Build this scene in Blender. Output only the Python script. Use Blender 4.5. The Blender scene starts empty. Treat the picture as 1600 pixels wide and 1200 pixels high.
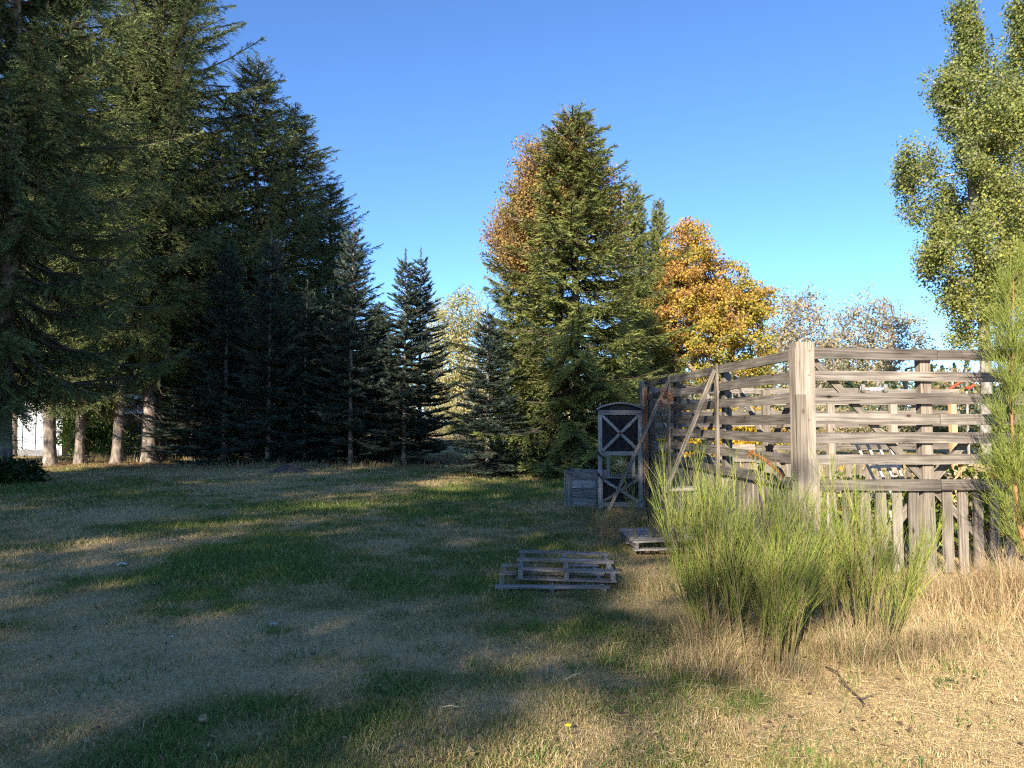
import bpy, math, random
import numpy as np
from mathutils import Vector, Matrix

# ------------------------------------------------------------------ camera
F = 1109.0                      # focal length in pixels of the 1600 px wide photograph
TILT = math.atan(59 / F)
CAMZ = 1.6
sc = bpy.context.scene
C = sc.collection
cam_d = bpy.data.cameras.new('camera')
cam_d.sensor_width = 36.0
cam_d.lens = 36.0 * F / 1600.0
cam_d.clip_start = 0.05
cam_d.clip_end = 3000
cam = bpy.data.objects.new('camera', cam_d)
C.objects.link(cam)
cam.location = (0, 0, CAMZ)
cam.rotation_euler = (math.pi / 2 + TILT, 0, 0)
sc.camera = cam

# ------------------------------------------------------------------ sky, sun, exposure
SUN_HEAD = math.radians(22.5)   # direction the light travels, clockwise from +Y
SUN_EL = math.radians(24)
world = bpy.data.worlds.new('World')
sc.world = world
world.use_nodes = True
wn = world.node_tree
wn.nodes.clear()
wo = wn.nodes.new('ShaderNodeOutputWorld')
wb = wn.nodes.new('ShaderNodeBackground')
sky = wn.nodes.new('ShaderNodeTexSky')
sky.sky_type = 'NISHITA'
sky.sun_disc = False
sky.sun_elevation = SUN_EL
sky.sun_rotation = SUN_HEAD + math.pi
sky.altitude = 1000
sky.air_density = 0.8
sky.dust_density = 0.0
sky.ozone_density = 7.0
wb.inputs['Strength'].default_value = 0.100
wn.links.new(sky.outputs['Color'], wb.inputs['Color'])
wn.links.new(wb.outputs['Background'], wo.inputs['Surface'])
sun_d = bpy.data.lights.new('sun', 'SUN')
sun_d.energy = 4.0
sun_d.angle = math.radians(0.53)
sun_d.color = (1.0, 0.89, 0.74)
sun = bpy.data.objects.new('sun', sun_d)
C.objects.link(sun)
sdir = Vector((math.sin(SUN_HEAD) * math.cos(SUN_EL), math.cos(SUN_HEAD) * math.cos(SUN_EL), -math.sin(SUN_EL)))
sun.rotation_euler = sdir.to_track_quat('-Z', 'Y').to_euler()
sun.location = (-20, -40, 30)
sc.view_settings.view_transform = 'Standard'
sc.view_settings.look = 'None'
sc.view_settings.exposure = 1.68
sc.view_settings.gamma = 1.0
sc.view_settings.use_curve_mapping = False
sc.render.engine = 'CYCLES'
sc.cycles.max_bounces = 5
sc.cycles.diffuse_bounces = 3
sc.cycles.glossy_bounces = 2
sc.cycles.transmission_bounces = 2
sc.cycles.caustics_reflective = False
sc.cycles.caustics_refractive = False
sc.cycles.use_denoising = False
sc.cycles.filter_width = 1.2
sc.cycles.sample_clamp_indirect = 4.0
sc.cycles.use_adaptive_sampling = True
sc.cycles.adaptive_threshold = 0.012

# ------------------------------------------------------------------ helpers
rng = np.random.default_rng(7)
random.seed(7)
SN, CS = math.sin(TILT), math.cos(TILT)


def ray(px, py):
    u, v = (px - 800) / F, (600 - py) / F
    return Vector((u, CS - v * SN, SN + v * CS))


def P(px, py, Y):
    """the point at depth Y that shows at this spot of the photograph"""
    d = ray(px, py)
    return Vector((0, 0, CAMZ)) + d * (Y / d.y)


def G(px, py):
    d = ray(px, py)
    return Vector((0, 0, CAMZ)) + d * (-CAMZ / d.z)


def X(px, Y):
    return (px - 800) / F * Y


def vnoise(x, y, seed=0):
    x = np.asarray(x, float); y = np.asarray(y, float)
    xi = np.floor(x).astype(np.int64); yi = np.floor(y).astype(np.int64)
    fx = x - xi; fy = y - yi
    fx = fx * fx * (3 - 2 * fx); fy = fy * fy * (3 - 2 * fy)

    def h(a, b):
        n = (a * 374761393 + b * 668265263 + seed * 974711) & 0xffffffff
        n = ((n ^ (n >> 13)) * 1274126177) & 0xffffffff
        return ((n ^ (n >> 16)) & 0xffff) / 65535.0
    return (h(xi, yi) * (1 - fx) + h(xi + 1, yi) * fx) * (1 - fy) + (h(xi, yi + 1) * (1 - fx) + h(xi + 1, yi + 1) * fx) * fy


def fbm(x, y, seed=0, oct=4):
    s, a, t = 0, 1, 0
    for i in range(oct):
        s = s + a * vnoise(x * 2 ** i, y * 2 ** i, seed + i * 17); t += a; a *= 0.5
    return s / t


def ground_z(x, y):
    x = np.asarray(x, float); y = np.asarray(y, float)
    fade = np.clip((60 - np.abs(y)) / 30, 0, 1)
    return ((fbm(x / 3.1, y / 3.1, 5, 3) - .5) * .07 + (fbm(x / 9, y / 9, 9, 2) - .5) * .06) * fade


def gz(x, y):
    return float(ground_z(x, y))


WM = {}


def place(o, W, parent=None):
    WM[o] = W
    if parent is not None:
        o.parent = parent
        o.matrix_local = WM[parent].inverted() @ W
    else:
        o.matrix_world = W


def mesh_data(name, V, Fc, mat=None, col=None, smooth=False):
    me = bpy.data.meshes.new(name)
    V = np.asarray(V, np.float32)
    if isinstance(Fc, np.ndarray):
        k = Fc.shape[1]
        me.vertices.add(len(V)); me.vertices.foreach_set('co', V.ravel())
        me.loops.add(Fc.size); me.loops.foreach_set('vertex_index', Fc.ravel().astype(np.int32))
        me.polygons.add(len(Fc))
        me.polygons.foreach_set('loop_start', np.arange(0, Fc.size, k, dtype=np.int32))
        me.update(calc_edges=True)
    else:
        me.from_pydata([tuple(v) for v in V], [], Fc); me.update()
    if col is not None:
        c = np.ones((len(V), 4), np.float32); c[:, :3] = np.asarray(col, np.float32)[:, :3]
        a = me.color_attributes.new('col', 'FLOAT_COLOR', 'POINT')
        a.data.foreach_set('color', c.ravel())
    if smooth:
        me.polygons.foreach_set('use_smooth', np.ones(len(me.polygons), bool))
    if mat: me.materials.append(mat)
    return me


def mk(name, V, Fc, mat, parent=None, W=None, col=None, smooth=False):
    o = bpy.data.objects.new(name, mesh_data(name, V, Fc, mat, col, smooth))
    C.objects.link(o)
    place(o, W if W is not None else (WM[parent] if parent is not None else Matrix.Identity(4)), parent)
    return o


def link_mesh(name, me, parent, W=None):
    o = bpy.data.objects.new(name, me); C.objects.link(o)
    place(o, W if W is not None else WM[parent], parent)
    return o


def tag(o, label, cat, group=None):
    o['label'] = label; o['category'] = cat
    if group: o['group'] = group
    return o


def thing(name, label, cat, loc=(0, 0, 0), rotz=0, scale=(1, 1, 1), group=None):
    o = bpy.data.objects.new(name, None); C.objects.link(o)
    o.empty_display_size = .1
    place(o, Matrix.LocRotScale(Vector(loc), Matrix.Rotation(rotz, 3, 'Z').to_quaternion(), Vector(scale)))
    return tag(o, label, cat, group)


class MB:
    def __init__(s): s.V = []; s.F = []; s.n = 0; s.Cc = []

    def add(s, V, Fc, c=None):
        V = np.asarray(V, float)
        s.V.append(V); s.F += [tuple(int(i) + s.n for i in f) for f in Fc]; s.n += len(V)
        s.Cc.append(np.tile(np.asarray(c if c is not None else (1, 1, 1), float), (len(V), 1)))

    def box(s, c, d, R=None):
        v = np.array([(x, y, z) for z in (-.5, .5) for y in (-.5, .5) for x in (-.5, .5)]) * np.array(d)
        if R is not None: v = v @ np.array(R.to_3x3()).T
        s.add(v + np.array(c), [(0, 2, 3, 1), (4, 5, 7, 6), (0, 1, 5, 4), (2, 6, 7, 3), (0, 4, 6, 2), (1, 3, 7, 5)])

    def tube(s, pts, rad, n=6, cap=True, c=None):
        pts = [Vector(p) for p in pts]
        if not hasattr(rad, '__len__'): rad = [rad] * len(pts)
        V = []; Fc = []
        for i, p in enumerate(pts):
            d = (pts[min(i + 1, len(pts) - 1)] - pts[max(i - 1, 0)])
            d = d.normalized() if d.length > 1e-9 else Vector((0, 0, 1))
            a = d.cross(Vector((0, 0, 1)) if abs(d.z) < .9 else Vector((1, 0, 0))).normalized(); b = d.cross(a)
            for k in range(n):
                t = 2 * math.pi * k / n
                V.append(p + (a * math.cos(t) + b * math.sin(t)) * rad[i])
        for i in range(len(pts) - 1):
            for k in range(n):
                k2 = (k + 1) % n
                Fc.append((i * n + k, i * n + k2, (i + 1) * n + k2, (i + 1) * n + k))
        if cap:
            Fc.append(tuple(range(n))[::-1]); Fc.append(tuple(range((len(pts) - 1) * n, len(pts) * n)))
        s.add([tuple(v) for v in V], Fc, c)

    def build(s, name, mat, parent=None, W=None, col=False, smooth=False):
        V = np.concatenate(s.V)
        return mk(name, V, s.F, mat, parent, W, np.concatenate(s.Cc) if col else None, smooth)


# ------------------------------------------------------------------ materials
def newmat(name):
    m = bpy.data.materials.new(name); m.use_nodes = True
    nt = m.node_tree; nt.nodes.clear()
    out = nt.nodes.new('ShaderNodeOutputMaterial')
    return m, nt, out


def N(nt, t, **kw):
    n = nt.nodes.new(t)
    for k, v in kw.items(): setattr(n, k, v)
    return n


def ramp(nt, stops, fac):
    r = nt.nodes.new('ShaderNodeValToRGB')
    e = r.color_ramp.elements
    while len(e) < len(stops): e.new(.5)
    for i, (p, c) in enumerate(stops):
        e[i].position = p; e[i].color = (*c, 1)
    nt.links.new(fac, r.inputs['Fac'])
    return r.outputs['Color']


def leaf_material(name, trans=.3, rough=.55, spec=.3):
    m, nt, out = newmat(name)
    a = N(nt, 'ShaderNodeAttribute', attribute_name='col')
    p = N(nt, 'ShaderNodeBsdfPrincipled')
    p.inputs['Roughness'].default_value = rough
    p.inputs['Specular IOR Level'].default_value = spec
    t = N(nt, 'ShaderNodeBsdfTranslucent')
    mx = N(nt, 'ShaderNodeMixShader'); mx.inputs[0].default_value = trans
    nt.links.new(a.outputs['Color'], p.inputs['Base Color'])
    nt.links.new(a.outputs['Color'], t.inputs['Color'])
    nt.links.new(p.outputs[0], mx.inputs[1]); nt.links.new(t.outputs[0], mx.inputs[2])
    nt.links.new(mx.outputs[0], out.inputs['Surface'])
    return m


def wood_material(name, dark, light, knots=True, grain=38.0, stain=.55):
    m, nt, out = newmat(name)
    tc = N(nt, 'ShaderNodeTexCoord'); oi = N(nt, 'ShaderNodeObjectInfo')
    off = N(nt, 'ShaderNodeVectorMath', operation='SCALE'); off.inputs['Scale'].default_value = 37.0
    cmb = N(nt, 'ShaderNodeCombineXYZ')
    for i in range(3): nt.links.new(oi.outputs['Random'], cmb.inputs[i])
    nt.links.new(cmb.outputs[0], off.inputs[0])
    add = N(nt, 'ShaderNodeVectorMath', operation='ADD')
    nt.links.new(tc.outputs['Object'], add.inputs[0]); nt.links.new(off.outputs[0], add.inputs[1])

    def noise(scale, sx, det, dist=0.0):
        mp = N(nt, 'ShaderNodeMapping'); mp.inputs['Scale'].default_value = (sx, 1, 1)
        nt.links.new(add.outputs[0], mp.inputs['Vector'])
        n = N(nt, 'ShaderNodeTexNoise'); n.inputs['Scale'].default_value = scale
        n.inputs['Detail'].default_value = det; n.inputs['Distortion'].default_value = dist
        nt.links.new(mp.outputs[0], n.inputs['Vector'])
        return n.outputs['Fac']
    g = noise(grain * 1.5, .03, 6, .1); b = noise(5.0, .5, 6); cr = noise(grain * 2.2, .03, 3)
    mid = tuple((a + c) / 2 for a, c in zip(dark, light))
    gc = ramp(nt, [(.3, dark), (.5, mid), (.7, light)], g)
    st = ramp(nt, [(.33, (stain,) * 3), (.62, (1, 1, 1))], b)
    ck = ramp(nt, [(.30, (.25, .22, .2)), (.38, (1, 1, 1))], cr)
    m1 = N(nt, 'ShaderNodeMix', data_type='RGBA', blend_type='MULTIPLY'); m1.inputs[0].default_value = 1
    nt.links.new(gc, m1.inputs[6]); nt.links.new(st, m1.inputs[7])
    m2 = N(nt, 'ShaderNodeMix', data_type='RGBA', blend_type='MULTIPLY'); m2.inputs[0].default_value = 1
    nt.links.new(m1.outputs[2], m2.inputs[6]); nt.links.new(ck, m2.inputs[7])
    kp = N(nt, 'ShaderNodeMapping'); kp.inputs['Scale'].default_value = (.55, 1, 1)
    nt.links.new(add.outputs[0], kp.inputs['Vector'])
    vo = N(nt, 'ShaderNodeTexVoronoi'); vo.inputs['Scale'].default_value = 4.2
    nt.links.new(kp.outputs[0], vo.inputs['Vector'])
    kc = ramp(nt, [(.035, (.22, .19, .16)), (.075, (.75, .72, .68)), (.11, (1, 1, 1))], vo.outputs['Distance'])
    m3 = N(nt, 'ShaderNodeMix', data_type='RGBA', blend_type='MULTIPLY'); m3.inputs[0].default_value = 1 if knots else 0
    nt.links.new(m2.outputs[2], m3.inputs[6]); nt.links.new(kc, m3.inputs[7])
    m2 = m3
    hv = N(nt, 'ShaderNodeHueSaturation')
    mr = N(nt, 'ShaderNodeMapRange'); mr.inputs[3].default_value = .66; mr.inputs[4].default_value = 1.28
    nt.links.new(oi.outputs['Random'], mr.inputs[0]); nt.links.new(mr.outputs[0], hv.inputs['Value'])
    nt.links.new(m2.outputs[2], hv.inputs['Color'])
    p = N(nt, 'ShaderNodeBsdfPrincipled'); p.inputs['Roughness'].default_value = .85
    p.inputs['Specular IOR Level'].default_value = .15
    nt.links.new(hv.outputs[0], p.inputs['Base Color'])
    bp = N(nt, 'ShaderNodeBump'); bp.inputs['Strength'].default_value = .5; bp.inputs['Distance'].default_value = .004
    nt.links.new(g, bp.inputs['Height']); nt.links.new(bp.outputs[0], p.inputs['Normal'])
    nt.links.new(p.outputs[0], out.inputs['Surface'])
    return m


def noisy_material(name, stops, scale=8, rough=.8, bump=.3, dist=.02, stretch=(1, 1, 1), metal=0, spec=.2):
    m, nt, out = newmat(name)
    tc = N(nt, 'ShaderNodeTexCoord')
    mp = N(nt, 'ShaderNodeMapping'); mp.inputs['Scale'].default_value = stretch
    nt.links.new(tc.outputs['Object'], mp.inputs['Vector'])
    n = N(nt, 'ShaderNodeTexNoise'); n.inputs['Scale'].default_value = scale; n.inputs['Detail'].default_value = 7
    nt.links.new(mp.outputs[0], n.inputs['Vector'])
    p = N(nt, 'ShaderNodeBsdfPrincipled'); p.inputs['Roughness'].default_value = rough
    p.inputs['Metallic'].default_value = metal; p.inputs['Specular IOR Level'].default_value = spec
    nt.links.new(ramp(nt, stops, n.outputs['Fac']), p.inputs['Base Color'])
    bp = N(nt, 'ShaderNodeBump'); bp.inputs['Strength'].default_value = bump; bp.inputs['Distance'].default_value = dist
    nt.links.new(n.outputs['Fac'], bp.inputs['Height']); nt.links.new(bp.outputs[0], p.inputs['Normal'])
    nt.links.new(p.outputs[0], out.inputs['Surface'])
    return m


M = {}
M['needle'] = leaf_material('needle', .30, .6, .25)
M['leaf'] = leaf_material('leaf', .38, .6, .12)
M['grass'] = leaf_material('grass', .3, .6, .2)
M['wand'] = leaf_material('wand', .1, .5, .3)
M['bark'] = noisy_material('bark', [(.3, (.07, .055, .045)), (.5, (.20, .165, .135)), (.7, (.38, .33, .28))], 9, .9, .8, .03, (1, 1, .45))
M['pale_bark'] = noisy_material('pale_bark', [(.35, (.10, .088, .075)), (.5, (.23, .21, .18)), (.7, (.38, .35, .31))], 7, .85, .5, .02, (1, 1, .6))
M['grey_bark'] = noisy_material('grey_bark', [(.3, (.10, .085, .07)), (.6, (.26, .23, .19))], 6, .9, .5, .02)
M['branch'] = noisy_material('branch', [(.3, (.06, .045, .035)), (.7, (.16, .12, .09))], 12, .9, .2)
M['fence'] = wood_material('weathered_fence_wood', (.10, .085, .07), (.30, .262, .22))
M['post'] = wood_material('sunbleached_post_wood', (.16, .13, .10), (.37, .315, .25), stain=.75)
M['picket'] = wood_material('picket_wood', (.125, .106, .085), (.34, .295, .24), stain=.65)
M['gate_wood'] = wood_material('gate_frame_wood', (.20, .175, .15), (.46, .415, .365), stain=.75)
M['dark_wood'] = wood_material('dark_gate_boards', (.016, .015, .015), (.05, .046, .044), stain=.7)
M['new_wood'] = wood_material('new_orange_wood', (.42, .24, .12), (.62, .40, .22), stain=.8)
M['pallet'] = wood_material('pallet_wood', (.17, .145, .125), (.50, .45, .39), stain=.6)
M['crate'] = wood_material('grey_crate_wood', (.15, .142, .132), (.42, .395, .365), stain=.65)
M['white_wood'] = wood_material('white_painted_wood', (.62, .61, .58), (.82, .81, .78), stain=.85)
M['rust'] = noisy_material('rust', [(.3, (.10, .035, .018)), (.55, (.27, .095, .04)), (.75, (.36, .17, .09))], 30, .85, .4, .004)
M['red_metal'] = noisy_material('red_metal', [(.3, (.28, .04, .02)), (.7, (.45, .08, .04))], 20, .6, .1)
M['rubber'] = noisy_material('rubber', [(.3, (.10, .095, .085)), (.7, (.26, .245, .22))], 25, .85, .3, .004)
M['steel'] = noisy_material('dull_steel', [(.3, (.42, .44, .46)), (.7, (.72, .74, .76))], 18, .45, .2, .003, metal=.4)
M['black'] = noisy_material('black_plastic', [(.3, (.012, .013, .015)), (.7, (.035, .037, .04))], 20, .5, .1)
M['gold'] = noisy_material('aged_brass', [(.3, (.30, .20, .08)), (.6, (.55, .42, .20)), (.8, (.68, .55, .30))], 25, .5, .3, .004, metal=.35)
M['siding'] = noisy_material('white_siding', [(.3, (.42, .45, .48)), (.7, (.55, .57, .6))], 3, .6, .05)
M['brown_board'] = wood_material('brown_board', (.055, .042, .022), (.15, .115, .06), stain=.7)
M['roof'] = noisy_material('shed_roof', [(.3, (.12, .12, .125)), (.7, (.22, .22, .23))], 8, .7, .2)
M['dirt'] = noisy_material('dirt', [(.3, (.05, .04, .035)), (.7, (.16, .13, .11))], 14, .95, 1.0, .03)
M['yellow'] = noisy_material('yellow_petal', [(.3, (.75, .45, .01)), (.7, (.9, .65, .03))], 60, .6, .1)
M['paper'] = noisy_material('litter_paper', [(.3, (.40, .41, .42)), (.7, (.58, .58, .57))], 30, .7, .2)
M['dead_leaf'] = noisy_material('dead_leaf', [(.3, (.30, .17, .08)), (.7, (.5, .36, .2))], 40, .7, .2)
M['green_stem'] = noisy_material('green_stem', [(.3, (.06, .1, .02)), (.7, (.12, .17, .04))], 40, .7, .1)
M['window'] = noisy_material('window_glass', [(.3, (.03, .04, .05)), (.7, (.06, .07, .08))], 3, .1, 0, spec=.5)

# ------------------------------------------------------------------ ground: colour map shared with the blades
GREEN = [(290, 822, 150, 9, 1), (340, 887, 150, 22, 1.3), (440, 850, 110, 14, 1), (310, 945, 100, 20, 1), (420, 1098, 170, 48, .9), (640, 800, 120, 9, .7),
         (720, 772, 150, 7, .9), (470, 790, 90, 5, 1), (60, 855, 60, 6, 1), (860, 758, 120, 8, .9), (610, 1182, 120, 25, .6), (860, 850, 70, 20, .6), (700, 900, 80, 20, .4),
         (720, 1060, 160, 40, .25), (1190, 1085, 50, 12, .4), (1240, 1160, 30, 10, .4), (1290, 1120, 30, 8, .35), (870, 1000, 120, 40, .3), (120, 760, 120, 10, .5)]
DRY = [(80, 905, 130, 30, 1), (300, 1005, 190, 42, 1.1), (230, 852, 110, 9, .9), (100, 1060, 160, 50, .6), (500, 965, 90, 18, .6), (560, 742, 200, 7, .6), (1330, 1130, 330, 80, .55),
       (400, 830, 60, 7, .7), (430, 760, 200, 6, .7), (180, 800, 160, 7, .6), (640, 1010, 80, 14, .5), (1000, 1120, 90, 20, .5), (330, 745, 200, 5, .5)]


def patches(lst, x, y):
    s = np.zeros(np.shape(x))
    for px, py, hw, hh, k in lst:
        c = G(px, py); rx = hw * c.y / F; ry = hh * c.y * c.y / (F * CAMZ)
        d2 = ((x - c.x) / rx) ** 2 + ((y - c.y) / ry) ** 2
        s = s + k * np.exp(-d2 * .9)
    return s


def green_at(x, y):
    n = fbm(x / 1.7, y / 1.7, 31, 4)
    n2 = fbm(x / .35, y / .35, 77, 3)
    xw = x + (fbm(x / .9, y / .9, 201, 3) - .5) * 1.5; yw = y + (fbm(x / .9, y / .9, 202, 3) - .5) * 1.5
    g = .42 + (n - .5) * 1.0 + (n2 - .5) * .9 + .52 * patches(GREEN, xw, yw) * (.45 + 1.1 * n2) - .5 * patches(DRY, xw, yw)
    g = g - .35 * np.clip((x - .2 * y - .2) / 1.2, 0, 1) * (y < 9)          # the dry sunny corner by the broom
    g = np.clip(g, 0, 1)
    return g * g * (3 - 2 * g)


def lawn_colour(g, x, y):
    dry = np.array((.60, .45, .235)); mid = np.array((.34, .285, .11)); grn = np.array((.135, .215, .042))
    g = g[..., None]
    c = np.where(g < .5, dry + (mid - dry) * (g / .5), mid + (grn - mid) * ((g - .5) / .5))
    red = np.clip((y - 23.5) / 3, 0, 1) * np.clip((34 - y) / 4, 0, 1) * (x < 2)       # needle litter below the firs
    red = (red * .8)[..., None]
    c = c * (1 - red) + np.array((.26, .15, .085)) * red
    far = np.clip((y - 34) / 10, 0, 1)[..., None]
    c = c * (1 - far) + np.array((.40, .30, .15)) * far
    return c


def ticks(segs):
    out = []
    for a, b, n in segs: out += list(np.linspace(a, b, n, endpoint=False))
    return np.array(out + [segs[-1][1]])


gx = ticks([(-900, -120, 8), (-120, -26, 20), (-26, -6, 70), (-6, 8, 100), (8, 26, 60), (26, 120, 20), (120, 900, 8)])
gy = ticks([(-120, -20, 10), (-20, 1.5, 20), (1.5, 12, 90), (12, 40, 110), (40, 120, 20), (120, 1500, 12)])
XX, YY = np.meshgrid(gx, gy)
ZZ = ground_z(XX, YY)
V = np.stack([XX, YY, ZZ], -1).reshape(-1, 3)
nx, ny = len(gx), len(gy)
idx = np.arange(nx * ny).reshape(ny, nx)
Fq = np.stack([idx[:-1, :-1], idx[:-1, 1:], idx[1:, 1:], idx[1:, :-1]], -1).reshape(-1, 4)
gcol = lawn_colour(green_at(V[:, 0], V[:, 1]), V[:, 0], V[:, 1])
m, nt, out = newmat('lawn_soil')
a = N(nt, 'ShaderNodeAttribute', attribute_name='col')
tc = N(nt, 'ShaderNodeTexCoord')
n1 = N(nt, 'ShaderNodeTexNoise'); n1.inputs['Scale'].default_value = 22; n1.inputs['Detail'].default_value = 8; n1.inputs['Roughness'].default_value = .75
n2 = N(nt, 'ShaderNodeTexNoise'); n2.inputs['Scale'].default_value = 90; n2.inputs['Detail'].default_value = 5
nt.links.new(tc.outputs['Object'], n1.inputs['Vector']); nt.links.new(tc.outputs['Object'], n2.inputs['Vector'])
r1 = ramp(nt, [(.3, (.48, .45, .44)), (.5, (.9, .9, .87)), (.72, (1.2, 1.15, 1.05))], n1.outputs['Fac'])
mx = N(nt, 'ShaderNodeMix', data_type='RGBA', blend_type='MULTIPLY'); mx.inputs[0].default_value = 1
nt.links.new(a.outputs['Color'], mx.inputs[6]); nt.links.new(r1, mx.inputs[7])
p = N(nt, 'ShaderNodeBsdfPrincipled'); p.inputs['Roughness'].default_value = .95; p.inputs['Specular IOR Level'].default_value = .05
nt.links.new(mx.outputs[2], p.inputs['Base Color'])
bp = N(nt, 'ShaderNodeBump'); bp.inputs['Strength'].default_value = .8; bp.inputs['Distance'].default_value = .03
nt.links.new(n2.outputs['Fac'], bp.inputs['Height']); nt.links.new(bp.outputs[0], p.inputs['Normal'])
nt.links.new(p.outputs[0], out.inputs['Surface'])
M['soil'] = m
ground = mk('ground', V, Fq, m, col=gcol, smooth=True)
ground['kind'] = 'structure'


# ------------------------------------------------------------------ conifers
def unit(v): return v / np.maximum(np.linalg.norm(v, axis=-1, keepdims=True), 1e-9)


def tri_blades(pos, d, L, w, r, face=None):
    """one slim triangle for each row: base centre pos, direction d, length L, half width w"""
    q = unit(r.normal(size=d.shape))
    if face is not None: q = unit(face + q * .55)
    side = unit(np.cross(d, q))
    n = len(pos)
    V = np.empty((n, 3, 3)); V[:, 0] = pos - side * w[:, None]; V[:, 1] = pos + side * w[:, None]; V[:, 2] = pos + d * L[:, None]
    return V.reshape(-1, 3), np.arange(3 * n).reshape(-1, 3)


def conifer(seed, h, r, zb, kind, dens=1.0, trunk_r=.2, taper=.56, tint=(1, 1, 1)):
    """meshes (trunk, branches, crown) for a conifer standing at the origin"""
    rg = np.random.default_rng(seed)
    noble = kind == 'noble'
    PB, DT, LT, UT, IN = [], [], [], [], []          # twig bases, directions, lengths, height fraction, nearness to trunk
    br = MB()
    z = zb
    while z < h * (.93 if noble else .985):
        u = (z - zb) / (h - zb)
        step = ((.30 * (1 - u) + .17 * u) * (.78 if zb < 1 else 1.0)) if not noble else (.30 * (1 - u) + .22 * u)
        nb = (5 if not noble else int(rg.integers(5, 8))) if u < .85 else 4
        a0 = rg.uniform(0, 6.28)
        for k in range(nb):
            ang = a0 + 6.283 * k / nb + rg.normal() * .22
            zz = z + (rg.uniform(-.14, .14) if not noble else rg.uniform(-.11, .11))
            if noble:
                L = r * ((1 - u) ** .9) * rg.uniform(.6, 1.12) * (1 + .14 * math.sin(2 * ang + 2.3 * z + seed)) + .10
                pit = math.radians(-10 + 40 * u ** 1.2) + rg.normal() * .13; curl = .10
            else:
                prof = (1 - u) ** taper * (.80 + .20 * min(1, u * 4)) * (1 + .16 * math.sin(2 * ang + 3.1 * z) + .10 * math.sin(3 * ang - 1.7 * z + seed))
                L = r * prof * rg.uniform(.55, 1.12) + .16
                pit = math.radians(-16 + 54 * u ** 1.2) + rg.normal() * .14; curl = .18 * (1 - u)
            hd = np.array((math.cos(ang), math.sin(ang), 0))
            sd = np.array((-hd[1], hd[0], 0))
            t = math.tan(pit)
            cl = 1 / math.sqrt(1 + t * t)
            bend = rg.normal() * .08

            def pt(s):
                s = np.asarray(s, float)[..., None]
                return np.array((0, 0, zz)) + hd * (L * cl * s) + sd * (L * bend * s * s) + np.array((0, 0, 1)) * (L * cl * (t * s - curl * np.sin(s * 3.1) * .6 + curl * s * s))
            ss = np.linspace(0, 1, 4)
            br.tube(pt(ss), [.012 + .012 * L * (1 - q) for q in ss], 3, False)
            nt_ = int(L / (.10 if not noble else .085) * dens) + 2
            s = rg.uniform(.10 if not noble else .06, 1.0, nt_ * 2)
            s[-2:] = (.985, .94)
            sg = np.where(rg.random(len(s)) < .5, -1, 1)
            base = pt(s); tan = unit(pt(np.minimum(s + .02, 1.02)) - pt(np.maximum(s - .02, 0)))
            lt = np.clip((.40 if not noble else .38) * L * (1 - s) + .13, .1, .70 if not noble else .45) * rg.uniform(.65, 1.25, len(s))
            zc = rg.normal(-.28, .22, len(s)) if not noble else rg.normal(.10, .10, len(s))
            d = unit(tan * .75 + sd * (sg * rg.uniform(.55, 1.0, len(s)))[:, None] + np.array((0, 0, 1)) * zc[:, None])
            d[-2:] = tan[-2:]
            PB.append(base); DT.append(d); LT.append(lt); UT.append(np.full(len(s), u)); IN.append(s)
        z += step / (1 if noble else 1.05)
    PB = np.concatenate(PB); DT = np.concatenate(DT); LT = np.concatenate(LT); UT = np.concatenate(UT); IN = np.concatenate(IN)
    # the twigs of the leader
    nc = np.maximum((LT / .072).astype(int), 1) + 1
    ix = np.repeat(np.arange(len(PB)), nc)
    j = np.concatenate([np.arange(k) for k in nc]) / np.repeat(nc, nc)
    droop = (LT[ix] * j) ** 2 * (.55 if not noble else -.1)
    pos = PB[ix] + DT[ix] * (LT[ix] * j)[:, None]; pos[:, 2] -= droop
    tw = rg.normal(0, .13, len(PB))
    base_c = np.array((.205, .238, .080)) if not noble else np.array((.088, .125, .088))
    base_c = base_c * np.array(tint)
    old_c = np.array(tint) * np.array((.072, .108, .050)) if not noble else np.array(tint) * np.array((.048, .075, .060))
    dead = np.array((.16, .105, .06))
    Vs, Fs, Cs = [], [], []
    off = 0
    for q in range(2):
        sp = unit(rg.normal(size=pos.shape)) * (.62 if not noble else .55)
        if noble: sp[:, 2] = np.abs(sp[:, 2]) * .8
        d = unit(DT[ix] + sp)
        L = rg.uniform(.08, .15, len(pos)); w = rg.uniform(.011, .020, len(pos))
        fc_ = unit(pos * np.array((1, 1, 0)) + 1e-6) * .75 + np.array((0, 0, .6))
        v, f = tri_blades(pos, d, L, w, rg, fc_)
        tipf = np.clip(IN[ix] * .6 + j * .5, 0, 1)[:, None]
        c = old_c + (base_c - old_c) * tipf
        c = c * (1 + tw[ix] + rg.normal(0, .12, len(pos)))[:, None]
        dm = (rg.random(len(PB)) < np.where(IN < .35, .18, .02))[ix]
        c = np.where(dm[:, None], dead * rg.uniform(.6, 1.1, len(pos))[:, None], c)
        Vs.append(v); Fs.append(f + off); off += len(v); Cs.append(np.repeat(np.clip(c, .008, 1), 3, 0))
    # leader
    n = 60
    zl = np.linspace(h * .93, h * 1.0, n)
    v, f = tri_blades(np.stack([np.zeros(n), np.zeros(n), zl], -1), unit(np.stack([rg.normal(size=n), rg.normal(size=n), np.full(n, 1.2)], -1)), np.full(n, .10), np.full(n, .016), rg)
    Vs.append(v); Fs.append(f + off); Cs.append(np.tile(base_c, (len(v), 1)))
    crown = mesh_data('crown', np.concatenate(Vs), np.concatenate(Fs), M['needle'], np.concatenate(Cs))
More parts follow.
